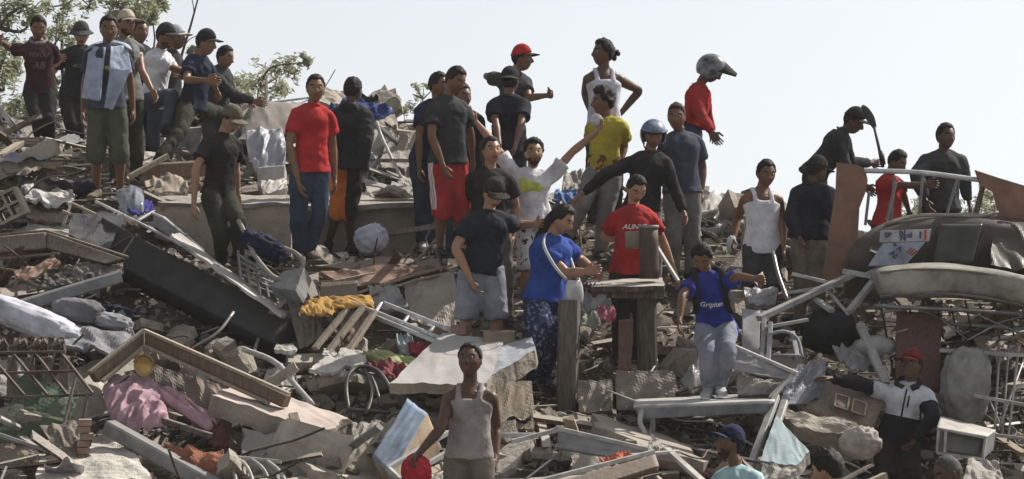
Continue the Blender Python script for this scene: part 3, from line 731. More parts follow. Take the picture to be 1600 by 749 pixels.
CLOTH = dict(black=(.014, .014, .016), charcoal=(.03, .032, .036), navy=(.012, .018, .045), deepnavy=(.010, .014, .026), maroon=(.035, .008, .012),
    olive=(.055, .056, .04), olive_d=(.028, .03, .02), darkjeans=(.016, .018, .024), jeans=(.034, .052, .088), bluejeans=(.028, .042, .075), palejeans=(.22, .23, .28), red=(.42, .022, .024), redshorts=(.34, .028, .026),
    redtee=(.33, .018, .02), white=(.62, .62, .65), whitetank=(.50, .50, .56), greytank=(.30, .27, .255), yellow=(.36, .30, .035), blue=(.022, .06, .27), bluetee=(.022, .038, .25), floral=(.012, .02, .06), floralspot=(.12, .13, .2), brownspot=(.13, .05, .025),
    greyshorts=(.22, .23, .27), greypants=(.19, .185, .18), greyblue=(.045, .055, .08), dusty=(.10, .085, .068), beige=(.17, .15, .12), orange=(.50, .15, .03), oliveshorts=(.075, .08, .06), darktee=(.018, .019, .022), grey=(.09, .09, .095), vestgrey=(.17, .17, .165),
    cream=(.42, .36, .28), red_cap=(.4, .02, .018), helmetnavy=(.012, .014, .02), olive_cap=(.11, .10, .07), bucketgrey=(.05, .052, .05), dark=(.02, .02, .02), tan=(.14, .12, .09), whitish=(.45, .45, .45), mint=(.42, .60, .62), towel=(.33, .37, .47), capblack=(.014, .014, .016),
    bottomgrey=(.12, .11, .10), jacketwhite=(.5, .5, .53), jacketblack=(.010, .011, .016), navycap=(.010, .016, .05), redcapdark=(.14, .012, .015), limeprint=(.55, .62, .12), printwhite=(.6, .6, .6), printgrey=(.12, .11, .11), pattern=(.014, .024, .07), dots=(.16, .18, .24), darkgrey=(.04, .042, .045), redprint=(.45, .05, .05))
# ------------------------------------------------------------------ the people on the heap
H = {}
H[1] = person('young man in maroon printed t-shirt with a pale towel round his neck, arm stretched out', 34.3, (60, 44), (60, 66), (63, 142), hyaw=12, hpitch=-18, cy=5, tone='b',
    aR=((15, 76, 1), (4, 66, -1)), aL=((84, 98, 1), (64, 120, -1)), lR=((58, 190, -1), (70, 238, 1)), lL=((75, 192, -1), (79, 236, 1)), top=('tee', 'maroon'), bottom=('pants', 'black'),
    prints=[('text', 'TEXOU', .72, .21, 'printgrey', 0), ('text', 'AB', .5, .14, 'printgrey', 0)])
H[2] = person('man in a grey bucket hat and black t-shirt beside the towel man', 35.5, (127, 54), (126, 74), (117, 148), hyaw=5, hpitch=-15, cy=8, tone='c', cap='bucket:bucketgrey',
    aR=((83, 112, 1), (92, 98, -1)), aL=((150, 112, 1), (150, 145, -1)), lR=((112, 200, -1), (116, 240, 1)), lL=((122, 202, -1), (124, 243, 1)), top=('tee', 'darktee'), bottom=('pants', 'black'),
    prints=[('text', 'MOD', .6, .13, 'printgrey', 0)])
H[5] = person('man in black t-shirt bending behind the cream cap man', 33.5, (219, 50), (214, 70), (222, 150), hyaw=35, cy=45, tone='b', aL=((262, 100, 1), (290, 112, -1)), aR=((243, 106, -1), (262, 112, -1)), top=('tee', 'black'), bottom=('pants', 'darkjeans'))
H[4] = person('man in a cream baseball cap and grey open waistcoat over bare arms', 32.0, (197, 38), (192, 62), (196, 150), hyaw=40, cy=35, tone='a', cap='cap:cream', aR=((178, 110, 1), (190, 150, 1)), aL=((222, 112, -1), (238, 142, -1)),
    top=('vest', 'vestgrey', 'olive', 'under'), bottom=('pants', 'olive_d'), beard=1)
H[3] = person('man with a light blue towel over his shoulders, olive shorts and bare legs', 30.4, (170, 46), (168, 72), (166, 162), hyaw=8, hpitch=-5, cy=0, tone='b', aR=((134, 126, 1), (130, 172, -1)), aL=((203, 122, 1), (208, 170, -1)),
    lR=((150, 240, -1), (151, 298, 1)), lL=((187, 240, -1), (188, 298, 1)), top=('tee', 'greyblue'), bottom=('bermuda', 'oliveshorts'), loose=1.18, hair='short', shoes='tan', prints=[('text', 'Rey', .62, .09, 'limeprint', 0)])
H[7] = person('man with a white cap brim half hidden behind the white shirt man', 34.8, (276, 60), (268, 80), (262, 155), hyaw=70, tone='b', cap='cap:whitish', top=('tee', 'charcoal'), bottom=('pants', 'darkjeans'))
H[6] = person('man in dark cap and white t-shirt climbing with arm reaching forward', 33.0, (259, 58), (249, 80), (238, 160), hyaw=62, hpitch=-10, cy=60, tone='b', cap='cap:charcoal', aR=((284, 112, -1), (322, 125, -1)), aL=((270, 115, 1), (300, 125, 1)),
    lR=((268, 150, -1), (262, 200, -1)), lL=((240, 205, 1), (238, 250, 1)), top=('tee', 'white'), bottom=('pants', 'greyblue'), beard=1)
H[9] = person('short haired youth in grey long shirt at the end of the climbing line', 34.0, (352, 90), (344, 106), (336, 182), hyaw=62, hpitch=-12, tone='a', aR=((364, 148, -1), (397, 158, -1)), aL=((352, 150, 1), (380, 158, 1)),
    top=('long', 'charcoal'), bottom=('pants', 'darkgrey'), s=.95)
H[8] = person('man in a black helmet and navy t-shirt taking a wide step', 32.6, (322, 68), (310, 88), (300, 168), hyaw=72, hpitch=-8, cy=60, tone='a', cap='cap:helmetnavy', aR=((292, 125, -1), (322, 126, -1)), aL=((330, 120, 1), (338, 140, 1)),
    lL=((345, 180, 1), (352, 235, 1)), lR=((282, 205, -1), (250, 246, -1)), top=('tee', 'navy'), bottom=('pants', 'olive_d'), hem=-.04)
H[10] = person('man in an olive cap, black t-shirt and dark trousers stepping down the rubble', 29.8, (361, 188), (348, 212), (340, 303), hyaw=48, hpitch=-28, cy=35, tone='c', cap='cap:olive_cap', aR=((306, 264, -1), (303, 318, -1)), aL=((368, 258, 1), (372, 300, 1)),
    lL=((372, 345, -1), (374, 405, 1)), lR=((345, 368, -1), (347, 412, 1)), top=('tee', 'black'), bottom=('pants', 'olive_d'), py=50, shoes='tan', hem=-.02)
H[11] = person('man in a bright red polo shirt and blue jeans', 29.6, (493, 139), (488, 165), (485, 258), hyaw=8, cy=18, tone='a', aR=((452, 226, -1), (466, 284, -1)), aL=((520, 226, 1), (523, 278, -1)), lR=((466, 335, -1), (468, 396, 1)), lL=((499, 335, -1), (482, 392, 1)),
    top=('polo', 'red'), bottom=('pants', 'jeans'), hem=-.13, wide=1.0, loose=1.05, shoes='tan')
H[12] = person('man in a dark hooded jacket with one orange and one black shorts leg', 31.2, (552, 142), (548, 168), (545, 256), hyaw=150, cy=165, tone='d', aR=((572, 222, -1), (566, 268, -1)), aL=((520, 220, -1), (520, 262, -1)), lR=((546, 330, 1), (549, 385, 1)), lL=((528, 328, -1), (514, 378, 1)),
    top=('hoodie', 'darktee'), bottom=('bermuda', 'black', 'orange', 'half'), loose=1.0, shoes='dark')
H[14] = person('navy shirted man in blue jeans hidden behind the red shorts man', 31.2, (686, 134), (684, 158), (668, 246), hyaw=60, cy=20, tone='b', aR=((655, 215, -1), (655, 260, -1)), lR=((658, 320, -1), (660, 378, 1)), lL=((672, 322, -1), (674, 380, 1)),
    top=('tee', 'navy'), bottom=('pants', 'bluejeans'), shoes='whitish')
H[41] = person('man in navy t-shirt and jeans seen past the elbow of the red shorts man', 31.0, (722, 152), (722, 172), (725, 262), hyaw=40, cy=20, tone='b', top=('tee', 'deepnavy'), bottom=('pants', 'bluejeans'), beard=1)
H[13] = person('man in charcoal t-shirt and red shorts with white side stripes', 29.4, (712, 126), (700, 154), (700, 248), hyaw=48, hpitch=-22, cy=30, tone='b', aR=((675, 214, -1), (692, 258, -1)), aL=((735, 210, 1), (738, 245, 1)), lR=((690, 326, -1), (686, 388, 1)), lL=((718, 330, -1), (716, 388, 1)),
    top=('tee', 'charcoal'), bottom=('bermuda', 'redshorts', 'printwhite', 'stripe'), shoes='dark', loose=1.12, wide=1.05)
H[15] = person('man in a red cap and grey top with both elbows out, fist forward', 32.6, (816, 92), (804, 114), (795, 195), hyaw=80, cy=35, tone='b', cap='cap:red_cap', aR=((760, 119, 1), (786, 134, 1)), aL=((826, 153, -1), (856, 149, -1)), curlL=1.0, hL=(866, 146, -1),
    top=('tee', 'darkgrey'), bottom=('pants', 'black'))
H[16] = person('man in a dark shirt seen from behind, below the red cap man', 31.0, (797, 128), (795, 152), (792, 238), hyaw=165, cy=175, tone='b', aR=((814, 195, -1), (806, 225, -1)), aL=((775, 195, -1), (780, 225, -1)), top=('tee', 'deepnavy'), bottom=('pants', 'darkgrey'), cap='capback:darktee')
H[20] = person('man in a white tank top with a hair bun and hands on his hips', 31.2, (941, 84), (943, 110), (944, 198), hyaw=-62, hpitch=8, cy=8, tone='d', aR=((914, 146, 1), (926, 184, -1)), aL=((999, 142, 1), (966, 182, -1)), top=('tank', 'whitetank'), bottom=('pants', 'darkgrey'), hair='thick', big=1.02)
H[22] = person('man in a red long sleeved top and motocross helmet leaning down', 31.8, (1112, 110), (1094, 134), (1077, 206), hyaw=82, hpitch=-32, cy=70, tone='d', cap='moto:x', aR=((1096, 182, -1), (1113, 208, -1)), aL=((1104, 180, 1), (1112, 205, 1)), top=('long', 'redtee'), bottom=('pants', 'jeans'), ndy=.02, hem=.13)
H[21] = person('curly haired man in yellow floral t-shirt and pale trousers leaning on the slope', 30.8, (941, 160), (950, 186), (944, 268), hyaw=-70, cy=-25, tone='b', hair='curly', aL=((976, 228, 1), (966, 262, -1)), aR=((925, 225, 1), (930, 250, -1)), lR=((912, 315, -1), (890, 365, 1)), lL=((945, 335, -1), (940, 392, 1)),
    top=('tee', 'yellow', 'brownspot', 'floral'), bottom=('pants', 'greypants'), loose=1.15)
H[23] = person('man with close cropped hair in slate t-shirt and grey sweatpants', 30.4, (1057, 184), (1064, 208), (1066, 294), hyaw=-8, cy=20, tone='b', hair='fade_brown', aL=((1098, 262, 1), (1096, 302, -1)), aR=((1034, 262, 1), (1040, 300, -1)), lR=((1052, 365, -1), (1054, 425, 1)), lL=((1082, 365, -1), (1078, 425, 1)),
    top=('tee', 'greyblue'), bottom=('pants', 'greypants'), wide=1.06)
H[24] = person('man in a grey and blue helmet and black long sleeves with arms spread low', 30.0, (1021, 212), (1014, 240), (1004, 325), hyaw=5, hpitch=-15, cy=12, tone='a', cap='helmet:x', aR=((948, 272, -1), (910, 303, -1)), aL=((1056, 298, -1), (1068, 332, -1)), lR=((990, 400, -1), (988, 460, 1)), lL=((1022, 398, -1), (1024, 455, 1)),
    top=('long', 'black'), bottom=('pants', 'greypants'), hem=-.02)
H[17] = person('short haired man in plain black t-shirt behind the capped man', 29.4, (768, 236), (766, 266), (764, 350), hyaw=20, hpitch=8, cy=0, tone='c', aR=((722, 324, 1), (724, 368, -1)), aL=((806, 322, 1), (802, 366, -1)), lR=((752, 425, -1), (750, 490, 1)), lL=((790, 425, -1), (792, 492, 1)), top=('tee', 'black'), bottom=('pants', 'dusty'), wide=1.06, voxel=.013)
H[18] = person('man in white t-shirt raising both open hands to the sky', 29.9, (834, 240), (832, 266), (834, 348), hyaw=10, hpitch=10, cy=5, tone='c', beard=1, hair='thick', aR=((768, 220, 1), (745, 192, 1)), aL=((894, 238, -1), (930, 208, -1)), curlL=.12, curlR=.08, spread=.5, hR=(732, 165, 1), hL=(942, 192, -1),
    lR=((822, 425, -1), (820, 480, 1)), lL=((848, 425, -1), (850, 480, 1)), top=('tee', 'white'), bottom=('shorts', 'white', 'charcoal', 'spots'), prints=[('blob', [(-.5, .2), (-.3, .35), (0, .2), (.3, .1), (.5, -.1), (.3, -.25), (0, -.2), (-.35, -.3), (-.5, -.05)], .70, .24, 'limeprint', -.02)], voxel=.013)
H[28] = person('young man in white tank top and dark shorts holding something white in his hand', 29.6, (1197, 272), (1190, 298), (1190, 388), hyaw=18, hpitch=-10, cy=8, tone='b', aR=((1153, 340, 1), (1146, 374, -1)), aL=((1223, 342, 1), (1224, 388, -1)), lR=((1174, 455, -1), (1172, 515, 1)), lL=((1208, 455, -1), (1208, 515, 1)),
    top=('tank', 'white'), bottom=('shorts', 'darkgrey'))
H[29] = person('man in dark jacket and cap bending over with a shovel', 31.6, (1334, 190), (1318, 206), (1272, 272), hyaw=72, hpitch=-25, cy=72, tone='d', cap='cap:capblack', aR=((1322, 262, -1), (1352, 290, -1)), aL=((1330, 255, 1), (1360, 255, 1)), top=('long', 'charcoal'), bottom=('pants', 'black'), loose=1.2)
H[30] = person('man in dark cap, loose black shirt and beige trousers with his back turned', 29.6, (1276, 268), (1272, 290), (1265, 366), hyaw=128, hpitch=-15, cy=140, tone='d', cap='cap:capblack', aR=((1305, 345, -1), (1318, 310, 1)), aL=((1236, 340, -1), (1250, 372, -1)), lR=((1276, 440, -1), (1280, 500, 1)), lL=((1255, 440, -1), (1250, 498, 1)),
    top=('long', 'deepnavy'), bottom=('pants', 'beige'), loose=1.3, wide=1.08)
H[31] = person('boy in red t-shirt reaching one arm out over the metal rail', 30.6, (1402, 254), (1390, 276), (1385, 348), hyaw=55, hpitch=-25, cy=50, tone='d', s=.92, aR=((1420, 290, -1), (1446, 289, -1)), aL=((1410, 300, 1), (1420, 330, 1)), top=('tee', 'redtee'), bottom=('pants', 'darkgrey'), loose=1.2)
H[32] = person('man in dark hooded sweatshirt with arms hanging, behind the metal rail', 31.0, (1478, 214), (1474, 240), (1470, 320), hyaw=28, cy=5, tone='d', aR=((1432, 275, -1), (1446, 312, -1)), aL=((1505, 272, 1), (1514, 316, -1)), top=('hoodie', 'darkgrey'), bottom=('pants', 'olive_d'), loose=1.1)
H[25] = person('young man in red t-shirt with white lettering holding a tile at the work table', 28.8, (994, 296), (990, 324), (984, 420), hyaw=22, hpitch=-32, cy=12, tone='c', aR=((943, 372, 1), (980, 372, -1)), aL=((1034, 372, 1), (1054, 425, -1)), lR=((970, 495, -1), (968, 560, 1)), lL=((1002, 495, -1), (1000, 560, 1)),
    top=('tee', 'redtee'), bottom=('pants', 'olive_d'), prints=[('text', 'AUNNS', .68, .22, 'printwhite', -.01), ('text', 'NYC', .36, .07, 'printwhite', 0)], voxel=.013, loose=1.1, curlR=.7)
H[19] = person('man in black polo shirt, black and white cap and pale grey shorts', 28.0, (771, 303), (764, 332), (752, 422), hyaw=28, hpitch=-30, cy=8, tone='c', cap='cap:capblack', aR=((712, 388, -1), (735, 436, -1)), aL=((806, 352, 1), (836, 350, -1)), lR=((728, 503, -1), (722, 572, 1)), lL=((775, 503, -1), (776, 572, 1)),
    top=('polo', 'deepnavy'), bottom=('shorts', 'greyshorts'), wide=1.1, voxel=.013, loose=1.1, hem=-.07)
H[26] = person('woman in royal blue t-shirt with long dark hair and a white shoulder bag', 28.0, (879, 344), (862, 368), (852, 468), hyaw=62, hpitch=-25, cy=50, tone='c', hair='long', aR=((886, 428, -1), (916, 424, -1)), aL=((905, 405, 1), (930, 425, -1)), lR=((838, 530, -1), (832, 600, 1)), lL=((860, 530, -1), (850, 600, 1)),
    top=('tee', 'blue'), bottom=('pants', 'pattern', 'dots', 'spots'), wide=1.3, voxel=.013, hem=-.02)
H[27] = person('young man in royal blue t-shirt with white lettering and backpack crouching on the white bench', 27.2, (1097, 404), (1106, 430), (1118, 510), s=.94, hyaw=-12, hpitch=-38, cy=-5, ndy=-.22, tone='b', hair='thick', aR=((1066, 462, -1), (1062, 500, -1)), aL=((1152, 432, -1), (1182, 436, -1)), lR=((1104, 552, -1), (1108, 606, 1)), lL=((1136, 552, -1), (1124, 602, 1)),
    top=('tee', 'bluetee'), bottom=('pants', 'palejeans'), shoes='whitish', prints=[('text', 'Gripiter', .55, .22, 'printwhite', 0)], voxel=.013, hem=-.2, loose=1.1)
H[34] = person('man in dark red cap and white and black jacket pointing with outstretched arm', 27.2, (1424, 572), (1420, 602), (1402, 692), hyaw=-35, hpitch=12, cy=-10, tone='d', cap='cap:redcapdark', aR=((1345, 600, -1), (1300, 592, -1)), aL=((1456, 652, -1), (1428, 690, -1)), lR=((1385, 755, -1), (1380, 820, 1)), lL=((1422, 760, -1), (1425, 825, 1)), curlL=.9,
    top=('long', 'jacketwhite', 'jacketblack', 'yoke'), bottom=('shorts', 'black'), voxel=.013, wide=1.05, loose=1.15)
H[33] = person('man in a sweat stained grey tank top holding a red cloth bundle', 23.6, (734, 564), (735, 604), (733, 712), hyaw=-14, hpitch=14, cy=-5, tone='d', aR=((690, 668, -1), (655, 708, -1)), aL=((776, 668, 1), (774, 716, -1)), curlR=.9, curlL=.5, top=('tank', 'greytank'), bottom=('pants', 'beige'), voxel=.011, hem=-.02)
H[35] = person('man in navy cap and mint shirt looking left at the bottom edge', 24.2, (1140, 694), (1152, 732), (1160, 838), hyaw=-72, hpitch=18, cy=-30, tone='b', cap='cap:navycap', beard=1, top=('tee', 'mint'), bottom=('pants', 'darkgrey'))
H[36] = person('man with curly black hair, only his bowed head showing at the bottom edge', 20.5, (1292, 737), (1296, 774), (1296, 900), hyaw=-115, hpitch=-15, tone='c', hair='thick', top=('tee', 'darkgrey'), bottom=('pants', 'darkgrey'))
H[37] = person('man with cropped grey hair, only his head showing under the white oven box', 22.0, (1481, 740), (1484, 774), (1484, 890), hyaw=-75, hpitch=-20, tone='d', hair='buzz_grey', top=('tee', 'darkgrey'), bottom=('pants', 'darkgrey'))
# things people wear or carry
def sheet(name, P00, P10, P11, P01, m, parent=None, nu=24, nv=16, th=.012, fold=.03, ff=5.0, seed=1, sag=0.0, smooth=True, jag=0.0, edge=False, skew=.5, oval=0.0, label=None, cat=None, group=None, round_=0.0):
    "cloth or board patch between four corners, with thickness; fold = pleat depth, jag = broken edges"
    P = [np.array(tuple(p), float) for p in (P00, P10, P11, P01)]
    u, v = np.meshgrid(np.linspace(0, 1, nu + 1), np.linspace(0, 1, nv + 1)); u, v = u.ravel(), v.ravel()
    uu, vv = u.copy(), v.copy()
    if oval:
        a_, b_ = 2 * u - 1, 2 * v - 1; uu = uu * (1 - oval) + oval * (.5 + .5 * a_ * np.sqrt(np.maximum(0, 1 - b_ * b_ / 2)) * 1.08); vv = vv * (1 - oval) + oval * (.5 + .5 * b_ * np.sqrt(np.maximum(0, 1 - a_ * a_ / 2)) * 1.08)
    if jag:
        e = np.c_[u * 7, v * 7, np.full_like(u, seed)]
        n1 = fbm(e, 1.0, seed, 3); n2 = fbm(e + 50, 1.0, seed, 3)
        wE = np.maximum(sstep(.86, 1, np.abs(2 * u - 1)), 0); wV = sstep(.86, 1, np.abs(2 * v - 1))
        uu = uu - np.sign(u - .5) * jag * (n1 * .5 + .5) * sstep(.5, 1, np.abs(2 * u - 1)); vv = vv - np.sign(v - .5) * jag * (n2 * .5 + .5) * sstep(.5, 1, np.abs(2 * v - 1))
    w = lambda a: a[:, None]
    Q = w((1 - uu) * (1 - vv)) * P[0] + w(uu * (1 - vv)) * P[1] + w(uu * vv) * P[2] + w((1 - uu) * vv) * P[3]
    n = np.cross(P[1] - P[0], P[3] - P[0]); n /= np.linalg.norm(n)
    if (abs(n[2]) >= .3 and n[2] < 0) or (abs(n[2]) < .3 and n[1] > 0): n = -n
    if round_:
        bul = (1 - np.abs(2 * u - 1) ** 4) * (1 - np.abs(2 * v - 1) ** 4); Q = Q + np.outer(bul * round_, n)
    if fold:
        a = np.c_[u * ff + v * ff * skew, v * ff * .5, np.full_like(u, seed * 1.7)]
        h = (1 - 2 * np.abs(vnoise(a, 1.0, seed))) * .7 + vnoise(a, 2.3, seed + 3) * .35
        Q = Q + np.outer(h * fold, n)
    if sag: Q[:, 2] -= sag * 4 * u * (1 - u)
    rim = 1.0
    thv = th if not round_ else th * 1.0
    B = Q - n * thv
    nn = len(Q); wd = nu + 1
    fs = [(j * wd + i, j * wd + i + 1, (j + 1) * wd + i + 1, (j + 1) * wd + i) for j in range(nv) for i in range(nu)]
    back = [tuple(q + nn for q in f[::-1]) for f in fs]
    bd = [i for i in range(nu + 1)] + [j * wd + nu for j in range(1, nv + 1)] + [nv * wd + i for i in range(nu - 1, -1, -1)] + [j * wd for j in range(nv - 1, 0, -1)]
    side = [(bd[(k + 1) % len(bd)], bd[k], bd[k] + nn, bd[(k + 1) % len(bd)] + nn) for k in range(len(bd))]
    V_ = np.vstack([Q, B])
    if jag: V_[nn:] += (fbm(V_[nn:], 9, seed, 2) * jag * .25)[:, None] * (1.0)
    ms = m if isinstance(m, (list, tuple)) else [m]
    fm = [0] * len(fs) + [len(ms) - 1] * (len(back) + len(side))
    o = link(name, V_, fs + back + side, ms, parent, fm, smooth and not jag)
    if label: tag(o, label, cat, group)
    return o
h = H[3]; s = h['s']
t = thing('towel', W(168, 160, 30.2), 'light blue towel draped over the shoulders of the man in olive shorts', 'towel')
TWM = cloth('towel', CLOTH['towel'], dust=.05)
sheet('towel_end', W(127, 154, 30.12), W(157, 157, 30.12), W(165, 74, 30.30), W(140, 72, 30.38), TWM, t, fold=.022, ff=4, th=.012, nu=20, nv=34)
sheet('towel_end', W(163, 168, 30.10), W(176, 172, 30.10), W(204, 108, 30.16), W(172, 108, 30.12), TWM, t, fold=.02, ff=3, th=.012, nu=20, nv=26, seed=4)
sheet('towel_end', W(170, 112, 30.14), W(207, 114, 30.18), W(198, 72, 30.38), W(173, 73, 30.28), TWM, t, fold=.016, ff=3, th=.012, nu=20, nv=20, seed=5)
g = MB(); tube(g, [W(138, 76, 30.33), W(145, 71, 30.42), W(158, 67, 30.50), W(170, 65, 30.53), W(184, 67, 30.50), W(196, 71, 30.42), W(203, 78, 30.33)], [(.035, .010), (.05, .012), (.06, .014), (.065, .014), (.06, .014), (.05, .012), (.035, .010)], lat=(0, 1, .2), n=14, sub=4)
build(g, 'towel_nape', TWM, t)
h = H[1]
tw = MB(); cp = [h['sp'](.99) + (h['fwC'] * math.cos(a) * .095 + h['latC'] * math.sin(a) * .085) + V(0, 0, .03 - .045 * math.cos(a)) for a in np.linspace(0, 6.283, 18)]
tube(tw, cp, [.02] * 18, n=8, sub=2); tag(build(tw, 'towel', cloth('greypants', CLOTH['greypants'])), 'pale rolled towel round the neck of the man in maroon', 'towel')
# jacket zip, collar and drawstring of the pointing man
h = H[34]; bvj = BVHTree.FromPolygons([tuple(v) for v in h['topv']], h['topf'])
def on_chest(h, t, off, bv):
    q = h['sp'](t) + h['latC'] * off + h['fwC'] * .5; r_ = bv.ray_cast(q, -h['fwC'], 1.0); return (r_[0] if r_[0] else q - h['fwC'] * .35) + h['fwC'] * .004
for off, t0, t1 in ((-.005, .42, .93), (.03, .62, .82)):
    g = MB(); tube(g, [on_chest(h, t0 + (t1 - t0) * k / 8, off, bvj) for k in range(9)], [.007] * 9, n=6, sub=1); build(g, 'zip', cloth('black', CLOTH['black']), h['top'])
g = MB(); tube(g, [h['sp'](.93) + (h['fwC'] * math.cos(a) * .10 + h['latC'] * math.sin(a) * .10) + V(0, 0, .05 - .05 * math.cos(a)) for a in np.linspace(.35, 5.93, 16)], [(.02, .035)] * 16, n=8, sub=2); build(g, 'collar', cloth('black', CLOTH['black']), h['top'])
# hair bun
h = H[20]; st, sf = small_sphere(); g = MB()
for k in range(16):
    c = np.array([RNG.normal(0, .022), -.125 + RNG.normal(0, .024), .035 + RNG.normal(0, .024)]); g.add(h['HP'](c + st * .024), sf)
build(g, 'hair_bun', M_HAIR, h['o'])
# woman's bag
h = H[26]
bag = thing('shoulder_bag', W(897, 476, 27.75), 'small white shoulder bag hanging at the hip of the woman in blue', 'bag')
g = MB(); c = W(897, 455, 27.72)
tube(g, [c + V(0, 0, -.105), c + V(0, 0, -.05), c + V(0, 0, .04), c + V(0, 0, .095)], [(.07, .035), (.085, .045), (.078, .04), (.06, .025)], lat=(.85, .5, 0), n=16, sub=3, power=.6); build(g, 'body', mat('bag_white', (.5, .5, .5), .5, dust=.2), bag)
g = MB(); tube(g, [c + V(-.05, 0, .08), W(868, 418, 27.62), W(850, 385, 27.66), W(853, 366, 27.85), W(862, 362, 28.0)], [(.014, .004)] * 5, lat=(1, 0, .5), n=6, sub=5); build(g, 'strap', mat('bag_white', (.5, .5, .5), .5), bag)
g = MB(); tube(g, [c + V(.05, 0, .08), W(899, 425, 27.8), W(890, 400, 28.05)], [(.012, .004)] * 3, lat=(1, 0, .5), n=6, sub=4); build(g, 'strap', mat('bag_white', (.5, .5, .5), .5), bag)
# backpack of the crouching youth
h = H[27]
bp_ = thing('backpack', h['sp'](0), 'black backpack worn by the crouching youth in blue', 'backpack')
g = MB(); tube(g, [h['sp'](.05) + h['bk'] * .2, h['sp'](.3) + h['bk'] * .24, h['sp'](.7) + h['bk'] * .24, h['sp'](.95) + h['bk'] * .18], [(.14, .07), (.165, .1), (.16, .095), (.1, .05)], lat=tuple(h['latC']), n=18, round_ends=True)
v2, n2, f2 = remesh(g, .016, 2); link('body', wrinkle(v2, n2, .01, 3), f2, cloth('black', CLOTH['black']), bp_)
for sd in (1, -1):
    g = MB(); q = h['latC'] * sd * .125; tube(g, [h['sp'](.92) + h['bk'] * .12 + q, h['sp'](.99) + q * .9 + V(0, 0, .055), h['sp'](.86) + h['fwC'] * .145 + q, h['sp'](.5) + h['fwC'] * .148 + q * 1.1, h['sp'](.2) + h['bk'] * .05 + q * 1.5], [(.028, .006)] * 5, lat=tuple(h['latC']), n=8, sub=6); build(g, 'strap', cloth('black', CLOTH['black']), bp_)
# ------------------------------------------------------------------ the heap of rubble
TX = np.array([-2600, -700, -200, 0, 200, 400, 600, 800, 1000, 1200, 1400, 1600, 1800, 2300, 4200], float)
TY = {  # depth -> pixel row of the ground at every column of TX
    24: [850, 850, 850, 850, 850, 860, 860, 880, 880, 870, 880, 880, 880, 880, 880],
    25.5: [745, 735, 735, 735, 730, 745, 760, 780, 780, 800, 850, 820, 790, 790, 790],
    27: [640, 600, 600, 610, 640, 650, 640, 655, 690, 710, 800, 750, 700, 700, 720],
    28.5: [560, 480, 480, 490, 530, 560, 560, 590, 590, 600, 665, 640, 620, 620, 640],
    29.7: [480, 400, 400, 410, 430, 430, 430, 500, 520, 530, 520, 520, 520, 520, 560],
    30.6: [400, 320, 320, 330, 318, 408, 412, 440, 450, 470, 470, 470, 470, 470, 520],
    31.4: [340, 270, 270, 275, 300, 408, 408, 395, 400, 430, 450, 450, 450, 450, 500],
    33: [330, 250, 250, 252, 258, 285, 285, 345, 345, 380, 430, 440, 440, 440, 500],
    35: [330, 228, 228, 230, 235, 225, 235, 345, 345, 370, 410, 430, 430, 430, 500],
    37: [330, 200, 200, 200, 200, 172, 185, 370, 360, 350, 400, 430, 430, 430, 500],
    41: [400, 205, 205, 205, 205, 180, 205, 420, 400, 380, 430, 450, 450, 450, 520]}
TD = np.array(sorted(TY)); TZ = np.array([[CAM_Z + (374.5 - y) / FOC * d for y in TY[d]] for d in sorted(TY)])
TD = np.r_[5, 15, 20, 22, TD, 46, 54, 64]
TZ = np.vstack([np.full((1, 15), -.12), np.full((1, 15), -.02), np.full((1, 15), .35), np.full((1, 15), .75), TZ, TZ[-1:] * .75, TZ[-1:] * .25, np.full((1, 15), -.12)])
def ground_smooth(X, Y):
    X, Y = np.asarray(X, float), np.asarray(Y, float)
    px = X / Y * FOC + 800
    i = np.clip(np.searchsorted(TX, px) - 1, 0, len(TX) - 2); u = np.clip((px - TX[i]) / (TX[i + 1] - TX[i]), 0, 1)
    j = np.clip(np.searchsorted(TD, Y) - 1, 0, len(TD) - 2); v = np.clip((Y - TD[j]) / (TD[j + 1] - TD[j]), 0, 1)
    u = u * u * (3 - 2 * u)
    return (TZ[j, i] * (1 - u) + TZ[j, i + 1] * u) * (1 - v) + (TZ[j + 1, i] * (1 - u) + TZ[j + 1, i + 1] * u) * v
def ground(X, Y, rough=True):
    z = ground_smooth(X, Y)
    if rough:
        p = np.c_[np.ravel(X), np.ravel(Y), np.zeros(np.size(X))]
        amp = sstep(.1, .8, z.ravel())
        z = z + ((fbm(p, 1.1, 3, 3) * .10 + np.abs(fbm(p, 3.4, 8, 3)) * .09 - .06) * amp).reshape(z.shape)
    return z
gx = np.arange(-13, 13.01, .10); gy = np.r_[np.arange(15, 24, .3), np.arange(24, 42, .10), np.arange(42, 64, .5)]
GX, GY = np.meshgrid(gx, gy); GZ = ground(GX.ravel(), GY.ravel())
nx = len(gx); edge = sstep(-13.0, -11.5, GX.ravel()) * sstep(13.0, 11.5, GX.ravel()); GZ = GZ * edge - .1 * (1 - edge)
fs = [(j * nx + i, j * nx + i + 1, (j + 1) * nx + i + 1, (j + 1) * nx + i) for j in range(len(gy) - 1) for i in range(nx - 1)]
m_heap = mat('heap_earth', (.12, .098, .074), .95, 'concrete', bump=1.0, scale=2.2, col2=(.055, .044, .033))
tag(link('rubble_mound', np.c_[GX.ravel(), GY.ravel(), GZ], fs, m_heap, smooth=False, origin=(0, 0, 0)), kind='structure')
g = MB(); g.add([(-1500, -60, 0), (1500, -60, 0), (1500, 3000, 0), (-1500, 3000, 0)], [(0, 1, 2, 3)])
tag(build(g, 'ground', mat('bare_earth', (.16, .14, .11), .95, 'concrete', scale=.05), origin=(0, 0, 0)), kind='structure')

